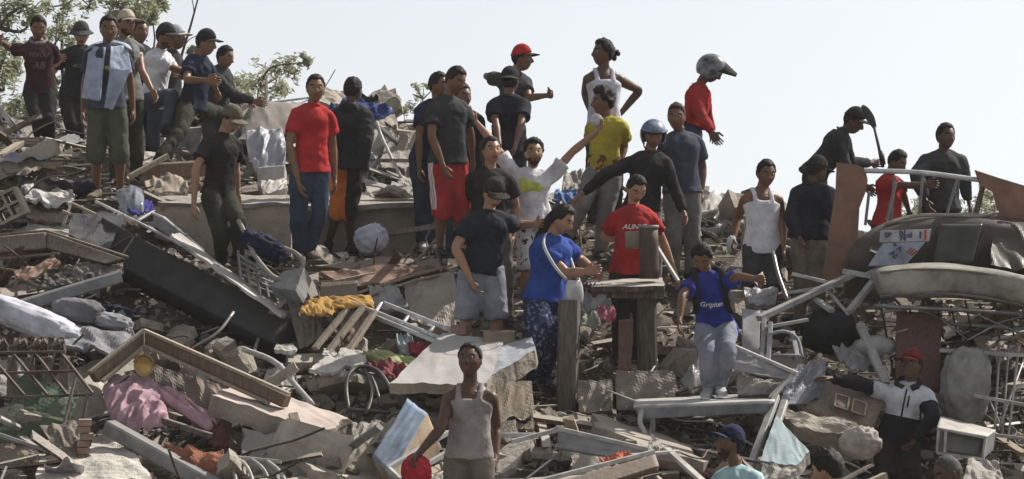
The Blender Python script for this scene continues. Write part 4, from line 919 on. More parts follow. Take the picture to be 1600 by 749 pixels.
# rock shapes
def rock(seed, flat=1.0, n=14):
    r = np.random.default_rng(seed); bm = bmesh.new()
    for k in range(n):
        v = r.normal(size=3); v /= np.linalg.norm(v); v = np.sign(v) * np.abs(v) ** .6
        v = v * (1 + r.uniform(-.15, .15)) * np.array([1, 1, flat]); bm.verts.new(v * .5)
    bmesh.ops.convex_hull(bm, input=bm.verts[:]); 
    for v in [v for v in bm.verts if not v.link_faces]: bm.verts.remove(v)
    bm.verts.index_update()
    vs = np.array([tuple(v.co) for v in bm.verts]); fs = [tuple(v.index for v in f.verts) for f in bm.faces]; bm.free(); return vs, fs
ROCKS = [rock(k, RNG.uniform(.4, .95)) for k in range(16)]
def slabshape(seed, n=7, th=.16):
    "broken plate of concrete: irregular outline, ragged rim"
    r = np.random.default_rng(seed); a = np.sort(r.uniform(0, 6.283, n)) ; a = np.linspace(0, 6.283, n, endpoint=False) + r.uniform(-.35, .35, n)
    rad = r.uniform(.6, 1.1, n); o = np.c_[np.cos(a) * rad, np.sin(a) * rad * r.uniform(.55, .9)] * .5
    # refine the outline
    pts = []
    for k in range(n):
        p, q = o[k], o[(k + 1) % n]; pts.append(p)
        for t in (.25, .5, .75): pts.append(p + (q - p) * t + r.normal(0, .026, 2))
    pts = np.array(pts); N = len(pts)
    top = np.c_[pts, np.full(N, th / 2) + r.normal(0, .006, N)]; mid = np.c_[pts * (1 + r.uniform(-.02, .06, (N, 1))), r.uniform(-th * .2, th * .2, N)]; bot = np.c_[pts * (1 + r.uniform(-.08, .02, (N, 1))), np.full(N, -th / 2)]
    vs = np.vstack([top, mid, bot]); fs = [tuple(range(N))]
    for L in (0, 1): fs += [(L * N + (k + 1) % N, L * N + k, (L + 1) * N + k, (L + 1) * N + (k + 1) % N) for k in range(N)]
    fs.append(tuple(range(2 * N, 3 * N))[::-1]); return vs, fs
SLABS = [slabshape(k + 50, random.choice((5, 6, 7, 8)), random.choice((.1, .14, .2, .28))) for k in range(14)]

PXY = [(h_['Pp'].x, h_['Pp'].y) for h_ in PEOPLE]
def clear(x, y, r):
    "keep big debris off the people"
    for a, b in PXY:
        if abs(x - a) < r and -.9 < y - b < .35: return False
    return True
def rot_rand(tilt, r):
    return (Matrix.Rotation(r.uniform(0, 6.283), 4, 'Z') @ Matrix.Rotation(r.normal(0, tilt), 4, 'X') @ Matrix.Rotation(r.normal(0, tilt), 4, 'Y') @ Matrix.Rotation(r.uniform(0, 6.283), 4, 'Z'))
def where(r, x0=-60, x1=1660, d0=24.3, d1=38):
    D = d0 + (d1 - d0) * r.uniform(0, 1) ** 1.15; px = r.uniform(x0, x1); return (px - 800) / FOC * D, D
CONC = [mat('concrete_a', (.235, .205, .168), .92, 'concrete', bump=.8, scale=3, rnd=.3, dust=.5), mat('concrete_b', (.155, .130, .102), .92, 'concrete', bump=.9, scale=4, rnd=.35, dust=.5), mat('concrete_c', (.35, .315, .26), .9, 'concrete', bump=.7, scale=3, rnd=.25, dust=.4)]
M_BRICK = mat('brick_clay', (.22, .12, .085), .9, 'concrete', bump=.7, rnd=.3, dust=.7)
WOODS = [mat('wood_grey', (.15, .125, .10), .85, 'wood', dust=.8, rnd=.35, bump=.5), mat('wood_brown', (.10, .065, .045), .8, 'wood', dust=.75, rnd=.35, bump=.5), mat('wood_pale', (.27, .21, .145), .8, 'wood', dust=.4, rnd=.3, bump=.5)]
MET = [mat('painted_white', (.38, .38, .37), .5, dust=.35, rnd=.25, bump=.1, scale=8), mat('steel_grey', (.2, .2, .21), .4, metal=.6, dust=.45, rnd=.3, bump=.15), mat('rust_dark', (.06, .035, .025), .85, dust=.3, rnd=.3, bump=.4)]
WHITE = mat('plaster_white', (.55, .54, .52), .85, 'plain', dust=.35, rnd=.2, bump=.4)
GREYB = mat('board_grey', (.25, .26, .29), .8, dust=.4, rnd=.3)
def shared(name, shp, m, smooth=False):
    me = bpy.data.meshes.new(name); me.from_pydata(shp[0].tolist(), [], shp[1]); me.materials.append(m); me.update()
    me.polygons.foreach_set('use_smooth', [smooth] * len(me.polygons)); return me
def scatter(name, meshes, n, size, tilt, label, cat, group, seed, lift=.0, flat=None, cl=.0, area={}, aniso=None):
    r = np.random.default_rng(seed); k = 0; tries = 0
    while k < n and tries < n * 20:
        tries += 1
        x, y = where(r, **area); sz = size[0] + (size[1] - size[0]) * r.uniform() ** 2
        if cl and not clear(x, y, cl + sz * .5): continue
        z = float(ground(np.array([x]), np.array([y]))[0]) + lift * sz
        o = bpy.data.objects.new(name, meshes[r.integers(len(meshes))]); COL.objects.link(o)
        o.matrix_world = Matrix.Translation((x, y, z)) @ rot_rand(tilt, r) @ Matrix.Diagonal((sz * (aniso[0] if aniso else 1), sz * (aniso[1] if aniso else r.uniform(.7, 1)), sz * (aniso[2] if aniso else 1), 1))
        tag(o, label, cat, group); k += 1
scatter('concrete_chunk', [shared('chunk', ROCKS[k], CONC[k % 3]) for k in range(14)], 290, (.14, .46), .5, 'rough broken concrete chunk lying in the rubble heap', 'concrete chunk', 'broken concrete chunks strewn over the heap', 11, .1, cl=.1)
scatter('concrete_fragment', [shared('slab', SLABS[k], CONC[k % 3]) for k in range(14)], 190, (.35, 1.05), .42, 'broken slab of concrete tilted in the rubble heap', 'concrete slab', 'broken concrete slabs tilted over the heap', 12, .12, cl=.25)
# planks, pipes, boards, bricks
def plankshape(L, w, h, seed):
    g = MB(); r = np.random.default_rng(seed); n = 5; vs = []
    for i in range(n + 1):
        t = i / n - .5; b = .02 * L * math.sin(t * 3) * r.uniform(-1, 1) * .5
        for sx, sz in ((-1, -1), (1, -1), (1, 1), (-1, 1)): vs.append((t * L + (r.uniform(-.06, .06) if i in (0, n) else 0), sx * w / 2, sz * h / 2 + b))
    fs = [(i * 4 + k, i * 4 + (k + 1) % 4, i * 4 + 4 + (k + 1) % 4, i * 4 + 4 + k) for i in range(n) for k in range(4)] + [(3, 2, 1, 0), tuple(n * 4 + k for k in range(4))]
    return np.array(vs), fs
PL = [shared('plank', plankshape(random.uniform(.6, 1.7), random.uniform(.06, .16), random.uniform(.02, .045), k), WOODS[k % 3]) for k in range(14)]
scatter('plank', PL, 230, (.6, 1.1), .33, 'splintered wooden plank lying loose in the rubble', 'plank', 'loose planks strewn over the heap', 13, .12, cl=.2, aniso=(1, 1, 1))
def pipeshape(L, r_, seed, bend=True):
    g = MB(); r = np.random.default_rng(seed); pts = [(-L / 2, 0, 0)]
    for k in range(1, 5): pts.append((-L / 2 + L * k / 4, r.normal(0, .05 * L) if bend else 0, r.normal(0, .05 * L) if bend else 0))
    tube(g, pts, [r_] * 5, n=6, sub=2 if bend else 1); return np.array(g.v), g.f
def boxbar(L, w):
    g = MB(); bar(g, (-L / 2, 0, 0), (L / 2, 0, 0), w, w * .7); return np.array(g.v), g.f
BARS = [shared('metal_bar', boxbar(random.uniform(.7, 1.6), random.uniform(.025, .055)), MET[(1, 2, 0, 1)[k % 4]]) for k in range(8)]
REB = [shared('steel_rod', pipeshape(random.uniform(.6, 1.5), .009, k), MET[2]) for k in range(8)]
scatter('metal_bar', BARS, 130, (.6, 1.1), .4, 'loose painted metal bar sticking out of the rubble', 'metal bar', 'loose metal bars strewn over the heap', 14, .18, cl=.25, aniso=(1, 1, 1))
scatter('steel_rod', REB, 110, (.7, 1.3), .5, 'bent rusty reinforcing rod in the rubble', 'steel rod', 'bent reinforcing rods over the heap', 15, .15, cl=.1, aniso=(1, 1, 1))
BO = [shared('board', slabshape(k + 90, random.choice((4, 5, 6)), .035), (WHITE, GREYB, WHITE, WOODS[2])[k % 4]) for k in range(10)]
scatter('board_piece', BO, 190, (.18, .7), .38, 'broken piece of painted board or tile on the rubble', 'board piece', 'broken board pieces strewn over the heap', 16, .12, cl=.15)
g = MB(); box(g, (0, 0, 0), (.12, 0, 0), (0, .055, 0), (0, 0, .032)); BRK = shared('brick', (np.array(g.v), g.f), M_BRICK); BRK2 = shared('brick', (np.array(g.v), g.f), CONC[0])
scatter('loose_brick', [BRK, BRK2], 130, (.9, 1.3), .5, 'single brick lying loose in the rubble', 'brick', 'loose bricks strewn over the heap', 17, .05, aniso=(1, 1, 1))
LT = [shared('long_timber', plankshape(random.uniform(1.8, 2.8), random.uniform(.07, .13), random.uniform(.05, .09), k + 40), WOODS[(k * 2) % 3]) for k in range(8)]
scatter('long_timber', LT, 26, (.6, 1.0), .22, 'long heavy timber lying across the rubble', 'timber', 'long timbers lying over the heap', 21, .12, cl=.5, aniso=(1, 1, 1), area=dict(d1=34))
scatter('concrete_fragment', [shared('slab', SLABS[k], CONC[(k % 2) * 2]) for k in range(14)], 40, (.7, 1.5), .32, 'broken slab of concrete tilted in the rubble heap', 'concrete slab', 'broken concrete slabs tilted over the heap', 22, .10, cl=.4)
# crumpled rags
def ragshape(seed):
    r = np.random.default_rng(seed); n = 14; u, v = np.meshgrid(np.linspace(-.5, .5, n), np.linspace(-.5, .5, n)); P_ = np.c_[u.ravel(), v.ravel() * .7, np.zeros(n * n)]
    P_[:, 2] = fbm(P_, 3.5, seed, 3) * .16 + .05; P_[:, :2] += np.c_[vnoise(P_, 4, seed + 2), vnoise(P_, 4, seed + 4)] * .09
    return P_, [(j * n + i, j * n + i + 1, (j + 1) * n + i + 1, (j + 1) * n + i) for j in range(n - 1) for i in range(n - 1)]
RC = [cloth('rag_' + k, c, dust=.55) for k, c in (('grey', (.22, .22, .23)), ('white', (.5, .5, .5)), ('dark', (.04, .04, .05)), ('red', (.28, .03, .04)), ('blue', (.06, .1, .25)), ('brown', (.12, .08, .06)), ('pink', (.35, .14, .18)))]
RG = [shared('rag', ragshape(k), RC[k % 7], True) for k in range(14)]
scatter('crumpled_rag', RG, 85, (.22, .6), .3, 'crumpled dusty rag caught in the rubble', 'rag', 'crumpled rags caught in the heap', 18, .22, cl=.15)
LIT = [mat('litter_' + k, c, .6, dust=.35) for k, c in (('red', (.35, .04, .04)), ('blue', (.05, .12, .35)), ('yellow', (.4, .3, .05)), ('white', (.55, .55, .55)), ('green', (.06, .2, .09)), ('black', (.02, .02, .02)))]
scatter('litter_piece', [shared('litter', ragshape(60 + k), LIT[k % 6], True) for k in range(12)], 130, (.07, .2), .5, 'small piece of litter', 'litter', 'small coloured litter caught in the heap', 24, .2)
def cableshape(seed):
    r = np.random.default_rng(seed); L = r.uniform(1.0, 2.2); p_ = [(-L / 2 + L * k / 7, r.normal(0, .12), abs(r.normal(0, .07))) for k in range(8)]
    g = MB(); tube(g, p_, [.008] * 8, n=5, sub=4); return np.array(g.v), g.f
scatter('cable', [shared('cable', cableshape(k), (LIT[5], LIT[3], MET[2])[k % 3], True) for k in range(9)], 46, (.6, 1.2), .3, 'loose cable', 'cable', 'loose cables tangled over the heap', 25, .1, aniso=(1, 1, 1))
# countless small rubble
def stuff_field(name, n, size, shapes, m, seed, d0=24.3, d1=40, band=None):
    r = np.random.default_rng(seed); D = d0 + (d1 - d0) * r.uniform(0, 1, n) ** 1.2; px = r.uniform(-150, 1750, n); X = (px - 800) / FOC * D
    Z = ground(X, D); sz = size[0] + (size[1] - size[0]) * r.uniform(0, 1, n) ** 2.5
    vs, fs, o = [], [], 0
    for i in range(n):
        v, f = shapes[i % len(shapes)]; a, b, c = r.uniform(0, 6.28, 3); ca, sa = math.cos(a), math.sin(a); cb, sb = math.cos(b), math.sin(b)
        M_ = np.array([[ca, -sa, 0], [sa, ca, 0], [0, 0, 1]]) @ np.array([[1, 0, 0], [0, cb, -sb], [0, sb, cb]])
        vs.append(v @ M_.T * sz[i] + (X[i], D[i], Z[i] + sz[i] * .15)); fs += [tuple(q + o for q in t) for t in f]; o += len(v)
    ob = link(name, np.vstack(vs), fs, m, smooth=False, origin=(0, 30, 0)); tag(ob, kind='stuff', label='small broken concrete and stone fragments covering the heap', cat='rubble'); return ob
SM = [rock(k + 200, RNG.uniform(.4, .9), 8) for k in range(12)]
stuff_field('small_rubble', 19000, (.03, .16), SM, CONC[1], 31)
stuff_field('pale_fragments', 10500, (.02, .12), [rock(k + 300, .3, 7) for k in range(8)], CONC[2], 32)
SPL = [plankshape(1, .06, .02, k) for k in range(5)]
stuff_field('wood_splinters', 4500, (.12, .5), SPL, WOODS[0], 33)
# ------------------------------------------------------------------ the larger things in the heap
def pts(*a): return [W(*p) for p in a]
def poly(name, p2, D, th, m, parent=None, dD=0.0, label=None, cat=None, group=None, skew=(0, 0)):
    "solid board with the given outline standing at depth D; dD tilts it back per metre of height"
    P_ = []
    for q in p2:
        d = q[2] if len(q) > 2 else D; P_.append(W(q[0], q[1], d))
    P_ = np.array([tuple(p) for p in P_]); N = len(P_); B = P_ + np.array([skew[0], th, skew[1]])
    fs = [tuple(range(N)), tuple(range(N, 2 * N))[::-1]] + [((k + 1) % N, k, k + N, (k + 1) % N + N) for k in range(N)]
    o = link(name, np.vstack([P_, B]), fs, m, parent, None, False)
    if label: tag(o, label, cat, group)
    return o
def rods(name, segs, w, m, parent=None, h=None, round_=False, label=None, cat=None, group=None):
    "one object per straight or bent rod"
    out = []
    for sg in segs:
        g = MB()
        if round_: tube(g, pts(*sg), [w / 2] * len(sg), n=8, sub=4 if len(sg) > 2 else 1)
        else:
            for a, b in zip(sg, sg[1:]): bar(g, W(*a), W(*b), w, h or w)
        o = build(g, name, m, parent, smooth=round_)
        if label: tag(o, label, cat, group)
        out.append(o)
    return out
def lump(name, c, r, m, seed=1, rot=0, fold=.03, fr=4, parent=None, label=None, cat=None, flat=1.0, power=1.0, tiltv=0):
    d, f = HDIR, HFACE
    P_ = np.sign(d) * np.abs(d) ** power * np.array(r)
    n_ = 1 - 2 * np.abs(vnoise(d * np.array([1.4, 1, .7]), fr * .8, seed)); P_ = P_ * (1 + fold / max(r) * (n_ + .6 * vnoise(d, fr * 2.2, seed + 4)))[:, None]
    M_ = np.array(Matrix.Rotation(R(rot), 3, 'Y') @ Matrix.Rotation(R(tiltv), 3, 'X'))
    o = link(name, P_ @ M_.T + np.array(tuple(W(*c))), f, m, parent)
    if label: tag(o, label, cat)
    return o
def T(name, x, y, D, label, cat, group=None): return thing(name, W(x, y, D), label, cat, group)
def shd(name, q, m, label=None, cat=None, parent=None, **k):
    if parent is None and k.get('fold', 1) != 0 and 'oval' not in k: k.setdefault('jag', .018)
    P_ = pts(*q); return sheet(name, *P_, m, parent, label=label, cat=cat, **k)

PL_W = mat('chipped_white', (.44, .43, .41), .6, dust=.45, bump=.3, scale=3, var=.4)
C1, C2, C3 = [mat('slab_' + k, c, .92, 'concrete', bump=.9, scale=2.5, dust=.5) for k, c in (('tan', (.26, .225, .18)), ('grey', (.22, .21, .195)), ('pale', (.38, .37, .34)))]
DKW = mat('dark_wood', (.06, .04, .028), .75, 'wood', dust=.4, bump=.5); BRW = mat('brown_wood', (.13, .08, .05), .7, 'wood', dust=.35, bump=.5); TANW = mat('tan_panel', (.20, .105, .068), .7, dust=.2, bump=.3, scale=2.2, var=.3); PALEW = mat('pale_timber', (.3, .24, .17), .75, 'wood', dust=.3, bump=.5)
CHAR = mat('charcoal_fabric', (.022, .024, .028), .9, 'cloth', dust=.08, bump=.5, scale=3)
ALU = mat('aluminium', (.55, .56, .58), .35, metal=.5, dust=.25, bump=.1); DKM = mat('dark_metal', (.03, .03, .032), .5, metal=.4, dust=.25); RUST = MET[2]; WHM = MET[0]
GREYP = mat('grey_plastic', (.17, .18, .19), .45, dust=.3, bump=.1)

CT = mat('slab_terrace', (.40, .345, .28), .92, 'concrete', bump=.7, scale=1.5, dust=.3)
# terrace: the long face of a collapsed floor, in two pieces
shd('ledge_slab', [(246, 320, 30.38), (458, 317, 30.38), (458, 306, 31.6), (240, 306, 31.6)], C2, 'broken slab lying on the tan concrete edge behind the stepping man', 'concrete slab', th=.04, jag=.03, fold=.02, nu=40)
poly('floor_edge', [(240, 323), (300, 321), (455, 319), (455, 402), (240, 398)], 30.42, 1.2, CT, label='long tan concrete edge of a collapsed floor behind the stepping man', cat='concrete beam')
shd('floor_edge', [(456, 314, 31.5), (706, 310, 31.5), (706, 398, 31.5), (456, 402, 31.5)], CT, 'long tan concrete edge of a collapsed floor behind the red polo man', 'concrete beam', th=1.1, jag=.012, fold=.01)
shd('floor_slab', [(215, 322, 31.3), (712, 318, 31.2), (712, 306, 32.8), (215, 300, 32.8)], C2, 'flat broken floor slab lying on top of the tan concrete edge', 'concrete slab', th=.05, jag=.03, fold=.03, nu=50)
# upper left
t = T('folding_stand', 20, 235, 35.2, 'white folding metal frame at the far left skyline', 'metal frame')
rods('bar', [((-5, 160, 35), (44, 240, 35)), ((-8, 198, 35), (28, 208, 35)), ((-10, 232, 35.3), (5, 165, 35.3))], .04, WHM, t)
poly('white_cabinet', [(216, 193), (257, 193), (255, 248), (216, 248)], 34.4, .4, PL_W, label='white cabinet carcass standing behind the climbing men', cat='cabinet')
poly('loose_cabinet_leaf', [(268, 203), (318, 199), (306, 250), (252, 250)], 34.2, .05, PL_W, label='white cabinet door leaning below the climbing men', cat='cabinet door')
shd('roofing_sheet', [(330, 235, 34.2), (372, 178, 35.2), (418, 158, 35.6), (372, 240, 34.4)], mat('roof_greybrown', (.15, .125, .115), .8, dust=.3, bump=.3), 'narrow grey brown roofing sheet lying beside the roll of rock', 'roofing sheet', th=.04, round_=.1, fold=.02)
shd('roofing_sheet', [(368, 222, 34.0), (476, 218, 34.0), (472, 160, 35.2), (392, 158, 35.4)], mat('roof_greybrown', (.15, .125, .115)), 'broad bowed roofing sheet behind the red polo man', 'roofing sheet', th=.05, round_=.08, fold=.02, ff=4, jag=.05, nu=50)
shd('plastic_sheet', [(380, 208, 32.5), (442, 198, 32.6), (448, 258, 32.3), (398, 272, 32.2)], mat('film_white', (.42, .42, .46), .35, 'cloth', dust=.2, col2=(.2, .22, .28), scale=5), 'crumpled white plastic sheet hanging left of the red polo man', 'plastic sheet', th=.02, fold=.06, ff=4, nu=44, nv=34, oval=.4)
shd('grey_block', [(402, 262, 32.2), (445, 258, 32.2), (445, 292, 32.1), (402, 292, 32.1)], PL_W, 'small white grooved block beside the red polo man', 'block', th=.2, fold=0)
shd('white_tray', [(406, 284, 31.9), (448, 278, 32.0), (450, 295, 31.7), (410, 305, 31.6)], PL_W, 'flat white tray on the slab left of the red polo man', 'tray', th=.05, fold=.02, jag=.05)
shd('blue_tarpaulin', [(500, 178, 34.2), (545, 150, 34.9), (618, 178, 34.6), (560, 202, 33.9)], cloth('tarp', (.03, .05, .16)), 'dark blue tarpaulin on the skyline behind the hooded man', 'tarpaulin', th=.02, fold=.08, ff=5, nu=36)
shd('roofing_board', [(495, 160, 35.2), (500, 136, 35.8), (548, 148, 35.8), (545, 168, 35.2)], C1, 'tan roofing board on the skyline above the blue tarpaulin', 'roofing board', th=.06, jag=.03)
rods('painted_pole', [((588, 190, 33.4), (598, 218, 33.3), (628, 280, 32.9))], .035, WHM, round_=True, label='thin white pole leaning on the concrete blocks right of the hooded man', cat='pole')
shd('concrete_block', [(622, 208, 33.8), (668, 200, 33.8), (672, 262, 33.5), (614, 268, 33.5)], C1, 'large tan concrete block at the skyline left of the red shorts man', 'concrete block', th=.6, jag=.06, fold=.04)
shd('concrete_block', [(560, 205, 34.1), (618, 196, 34.1), (625, 250, 33.8), (572, 262, 33.8)], C2, 'rough grey concrete block under the blue tarpaulin', 'concrete block', th=.6, jag=.08, fold=.06)
shd('concrete_block', [(525, 262, 33.2), (560, 215, 33.6), (592, 250, 33.2), (565, 296, 32.9)], GREYB, 'tilted blue grey slab at the shoulder of the hooded man', 'concrete slab', th=.12, jag=.05)
shd('concrete_block', [(660, 268, 33.0), (618, 282, 32.8), (640, 308, 32.4), (700, 300, 32.6)], C3, 'pale concrete slab on the ledge left of the red shorts man', 'concrete slab', th=.15, jag=.05)
shd('white_tile', [(568, 290, 32.3), (600, 284, 32.4), (606, 300, 32.1), (582, 312, 32.0)], PL_W, 'hexagonal looking white tile on the ledge right of the hooded man', 'tile', th=.03, jag=.1, fold=0)
shd('white_tile', [(610, 282, 32.4), (645, 292, 32.2), (640, 304, 32.0), (612, 298, 32.1)], PL_W, 'broken white tile under the white pole', 'tile', th=.03, jag=.06, fold=0)
rods('timber', [((203, 276, 31.3), (262, 244, 31.5))], .07, PALEW, h=.05, label='pale timber leaning beside the bare legs of the towel man', cat='timber')
rods('timber', [((232, 268, 31.6), (345, 262, 31.8))], .22, BRW, h=.16, label='thick brown timber on the ledge behind the stepping man', cat='timber')
shd('cloth_heap', [(222, 290, 31.0), (262, 268, 31.3), (300, 292, 31.0), (245, 306, 30.8)], cloth('rag_beige', (.3, .25, .2)), 'beige crumpled cloth on the ledge between towel man and stepping man', 'cloth', th=.02, fold=.045, ff=4, nu=36, nv=24, oval=.5)
shd('plastic_chair_shell', [(178, 300, 30.2), (222, 290, 30.4), (226, 335, 29.9), (196, 340, 29.9)], mat('clear_film', (.30, .33, .37), .15, 'sheer', alpha=.6, bump=.1), 'clear plastic chair shell at the feet of the towel man', 'chair', th=.01, fold=.03, ff=3, oval=.4, round_=.08)
lump('bin_bag', (132, 295, 30.6), (.10, .10, .075), cloth('navy_bag', (.01, .012, .03)), 5, fold=.02, label='small navy bag beside the foot of the towel man', cat='bag')
shd('blue_strap_cloth', [(196, 318, 30.0), (236, 312, 30.2), (240, 330, 30.0), (205, 336, 29.8)], cloth('bluecl', (.03, .03, .2)), 'deep blue cloth under the clear plastic chair shell', 'cloth', th=.02, fold=.035, oval=.4)
# left edge
shd('torn_board', [(38, 318, 30.1), (112, 320, 30.1), (128, 300, 31.0), (32, 288, 31.2)], PL_W, 'jagged white torn board lying flat at the left', 'torn board', th=.02, jag=.10, fold=.05, nu=40, nv=24)
shd('grey_sheet', [(30, 296, 31.0), (122, 302, 31.0), (100, 286, 31.6), (38, 276, 31.7)], GREYB, 'blue grey sheet behind the jagged white board', 'sheet', th=.03, jag=.04)
shd('torn_board', [(34, 378, 29.4), (118, 380, 29.3), (120, 350, 30.1), (42, 345, 30.2)], PL_W, 'lower white board between dark cabinet sides and block', 'torn board', th=.03, jag=.04, fold=.02)
shd('brown_fibreboard', [(40, 345, 30.0), (110, 348, 30.0), (100, 325, 30.4), (42, 322, 30.4)], BRW, 'brown panel between the two white boards', 'panel', th=.03, jag=.03)
t = T('hollow_block', 15, 352, 29.9, 'hollow clay block with holes at the left edge', 'hollow block')
g = MB()
c0 = W(15, 322, 29.9); a_, b_, d_ = V(.10, 0, .05), V(0, .14, 0), V(-.05, 0, .10)
for sgn in (-1, 1):
    box(g, c0 + d_ * sgn * 1.1, a_ * 1.2, b_, d_ * .12); box(g, c0 + a_ * sgn * 1.1, a_ * .12, b_, d_ * 1.0)
box(g, c0, a_ * .1, b_ * .98, d_ * .98); box(g, c0, a_ * .98, b_ * .97, d_ * .1); build(g, 'shell', C1, t, smooth=False)
t = T('window', 125, 350, 29.6, 'twisted window frame with dark louvres above the charcoal mattress', 'window frame')
rods('bar', [((98, 352, 29.7), (112, 318, 29.9)), ((112, 318, 29.9), (160, 340, 29.7)), ((98, 330, 29.8), (150, 352, 29.6)), ((98, 352, 29.7), (135, 362, 29.6))], .025, PALEW, t)
t = T('aluminium_window', 250, 385, 29.4, 'bent aluminium window frame lying on the charcoal mattress', 'window frame')
rods('bar', [((150, 315, 30.0), (225, 352, 29.7)), ((225, 352, 29.7), (330, 408, 29.2)), ((175, 308, 30.2), (255, 340, 29.9)), ((255, 340, 29.9), (318, 392, 29.5)), ((215, 345, 29.8), (240, 330, 30.0)), ((275, 378, 29.5), (292, 366, 29.7))], .035, ALU, t, h=.02)
poly('glass_pane', [(232, 348), (252, 340), (312, 385), (296, 388)], 29.6, .006, mat('dusty_glass', (.2, .21, .2), .2, dust=.3), t)
shd('mattress', [(160, 340, 29.5), (452, 497, 28.3), (430, 540, 28.1), (146, 398, 29.3)], CHAR, 'long charcoal mattress slanting down the rubble at left', 'mattress', th=.42, fold=.012, ff=3, nu=40, jag=0)
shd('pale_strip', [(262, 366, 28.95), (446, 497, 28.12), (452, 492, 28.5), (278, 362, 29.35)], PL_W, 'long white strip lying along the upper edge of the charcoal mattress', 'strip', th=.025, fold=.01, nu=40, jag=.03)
shd('mattress_cover', [(110, 338, 29.5), (196, 332, 29.7), (168, 402, 29.05), (106, 370, 29.2)], cloth('dkgrey', (.075, .075, .082)), 'grey cover folded over the upper end of the charcoal mattress', 'mattress cover', th=.05, fold=.04, ff=3)
t = T('open_cabinet', 60, 400, 28.8, 'dark wooden cabinet frame lying open at the left edge', 'cabinet')
shd('board', [(-30, 372, 28.9), (72, 363, 28.9), (72, 388, 28.8), (-30, 398, 28.8)], DKW, parent=t, th=.04, fold=0)
shd('board', [(73, 363, 28.9), (195, 405, 28.5), (165, 412, 28.5), (73, 388, 28.8)], DKW, parent=t, th=.04, fold=0)
rods('rail', [((-30, 369, 28.85), (73, 361, 28.85)), ((73, 361, 28.85), (200, 402, 28.45)), ((-30, 408, 28.6), (92, 396, 28.6)), ((25, 422, 28.5), (25, 488, 28.3)), ((-10, 418, 28.5), (30, 424, 28.5))], .03, BRW, t, h=.02)
rods('timber_beam', [((28, 480, 28.1), (188, 432, 28.4))], .13, GREYP, h=.11, label='grey beam lying under the dark cabinet at left', cat='beam')
shd('corrugated_sheet', [(38, 425, 28.5), (192, 402, 28.7), (195, 428, 28.4), (40, 458, 28.3)], mat('dark_sheet', (.05, .045, .038), .8, dust=.3), 'dark corrugated sheet between cabinet and grey beam', 'corrugated sheet', th=.02, fold=.03, ff=14, nu=60, skew=.1)
shd('brown_board', [(20, 428, 28.3), (84, 402, 28.5), (96, 412, 28.4), (40, 440, 28.2)], TANW, 'small rusty brown board on the dark cabinet', 'board', th=.02)
lump('pillow', (52, 502, 27.5), (.44, .22, .12), mat('pillow_white', (.5, .5, .56), .9, 'cloth', dust=.1, bump=.2), 3, rot=22, fold=.035, fr=5, power=.7, label='white pillow on the heap at the left edge', cat='pillow')
lump('sack', (122, 487, 27.8), (.22, .16, .11), cloth('grey_sack', (.15, .15, .155)), 6, rot=5, fold=.02, power=.8, label='grey sack between pillow and mattress', cat='sack')
lump('sack', (176, 503, 27.8), (.17, .14, .07), cloth('grey_sack2', (.26, .26, .27)), 8, rot=12, fold=.02, power=.8, label='pale grey folded bundle below the charcoal mattress', cat='sack')
shd('blanket', [(95, 548, 26.9), (210, 548, 26.9), (205, 518, 27.7), (110, 503, 27.9)], cloth('grey_blanket', (.2, .2, .21)), 'light grey blanket spread below the pillow', 'blanket', th=.03, fold=.06, ff=4)
t = T('window_grille', 60, 622, 25.8, 'rusty window grille of crossed bars at the left edge', 'window grille')
rods('bar', [((-30, 622, 25.8), (145, 617, 25.8)), ((-30, 552, 26.1), (102, 550, 26.1)), ((-30, 584, 25.95), (118, 580, 25.95)), ((-5, 568, 26), (38, 618, 25.8)), ((20, 552, 26.1), (74, 617, 25.8)), ((55, 552, 26.1), (105, 617, 25.8)), ((96, 552, 26.1), (145, 615, 25.8)),
     ((137, 617, 25.8), (118, 722, 25.5)), ((118, 590, 25.8), (76, 760, 25.3)), ((22, 552, 26.1), (10, 584, 26)), ((52, 552, 26.1), (44, 584, 26)), ((86, 552, 26.1), (78, 584, 26))], .022, RUST, t)
t = T('wooden_balustrade', 55, 552, 26.3, 'dark charred wooden rail with blocks above the grille', 'wooden rail')
for k in range(4): shd('block', [(-18 + k * 31, 528, 26.2), (8 + k * 31, 526, 26.2), (9 + k * 31, 553, 26.15), (-17 + k * 31, 553, 26.15)], DKW, parent=t, th=.12, jag=.05)
for k in range(5): shd('slat', [(-15 + k * 27, 556, 26.45), (0 + k * 27, 556, 26.45), (-2 + k * 27, 622, 26.3), (-17 + k * 27, 622, 26.3)], DKW, parent=t, th=.03, fold=0)
shd('green_netting', [(30, 596, 26.2), (128, 600, 26.1), (108, 690, 25.8), (-10, 700, 25.8)], mat('net_green', (.10, .16, .10), .7, 'sheer', alpha=.5, bump=.2), 'torn green netting hanging under the rusty grille', 'netting', th=.01, fold=.09, ff=4, jag=.06)
shd('clay_block', [(-20, 690, 25.4), (60, 695, 25.4), (66, 752, 25.2), (-20, 760, 25.2)], mat('clay_brown', (.13, .08, .055), .9, 'concrete', dust=.4, bump=1), 'broken brown clay wall piece in the bottom left corner', 'wall piece', th=.3, jag=.06, fold=.03)
shd('concrete_wall_piece', [(40, 775, 24.3), (256, 775, 24.2), (178, 655, 26.5), (88, 646, 26.7)], mat('slab_light', (.50, .47, .42), .92, 'concrete', bump=1.0, scale=2.5, dust=.3), 'large pale broken wall piece at the bottom left', 'wall piece', th=.16, jag=.05, fold=.03, nu=40, nv=30)
shd('dark_board', [(60, 668, 25.5), (122, 655, 25.6), (140, 712, 25.3), (116, 732, 25.2)], DKW, 'black board leaning on the pale wall piece', 'board', th=.03)
t = T('brick_stub', 136, 722, 25.4, 'ragged column of broken bricks beside the pale wall piece', 'brick column')
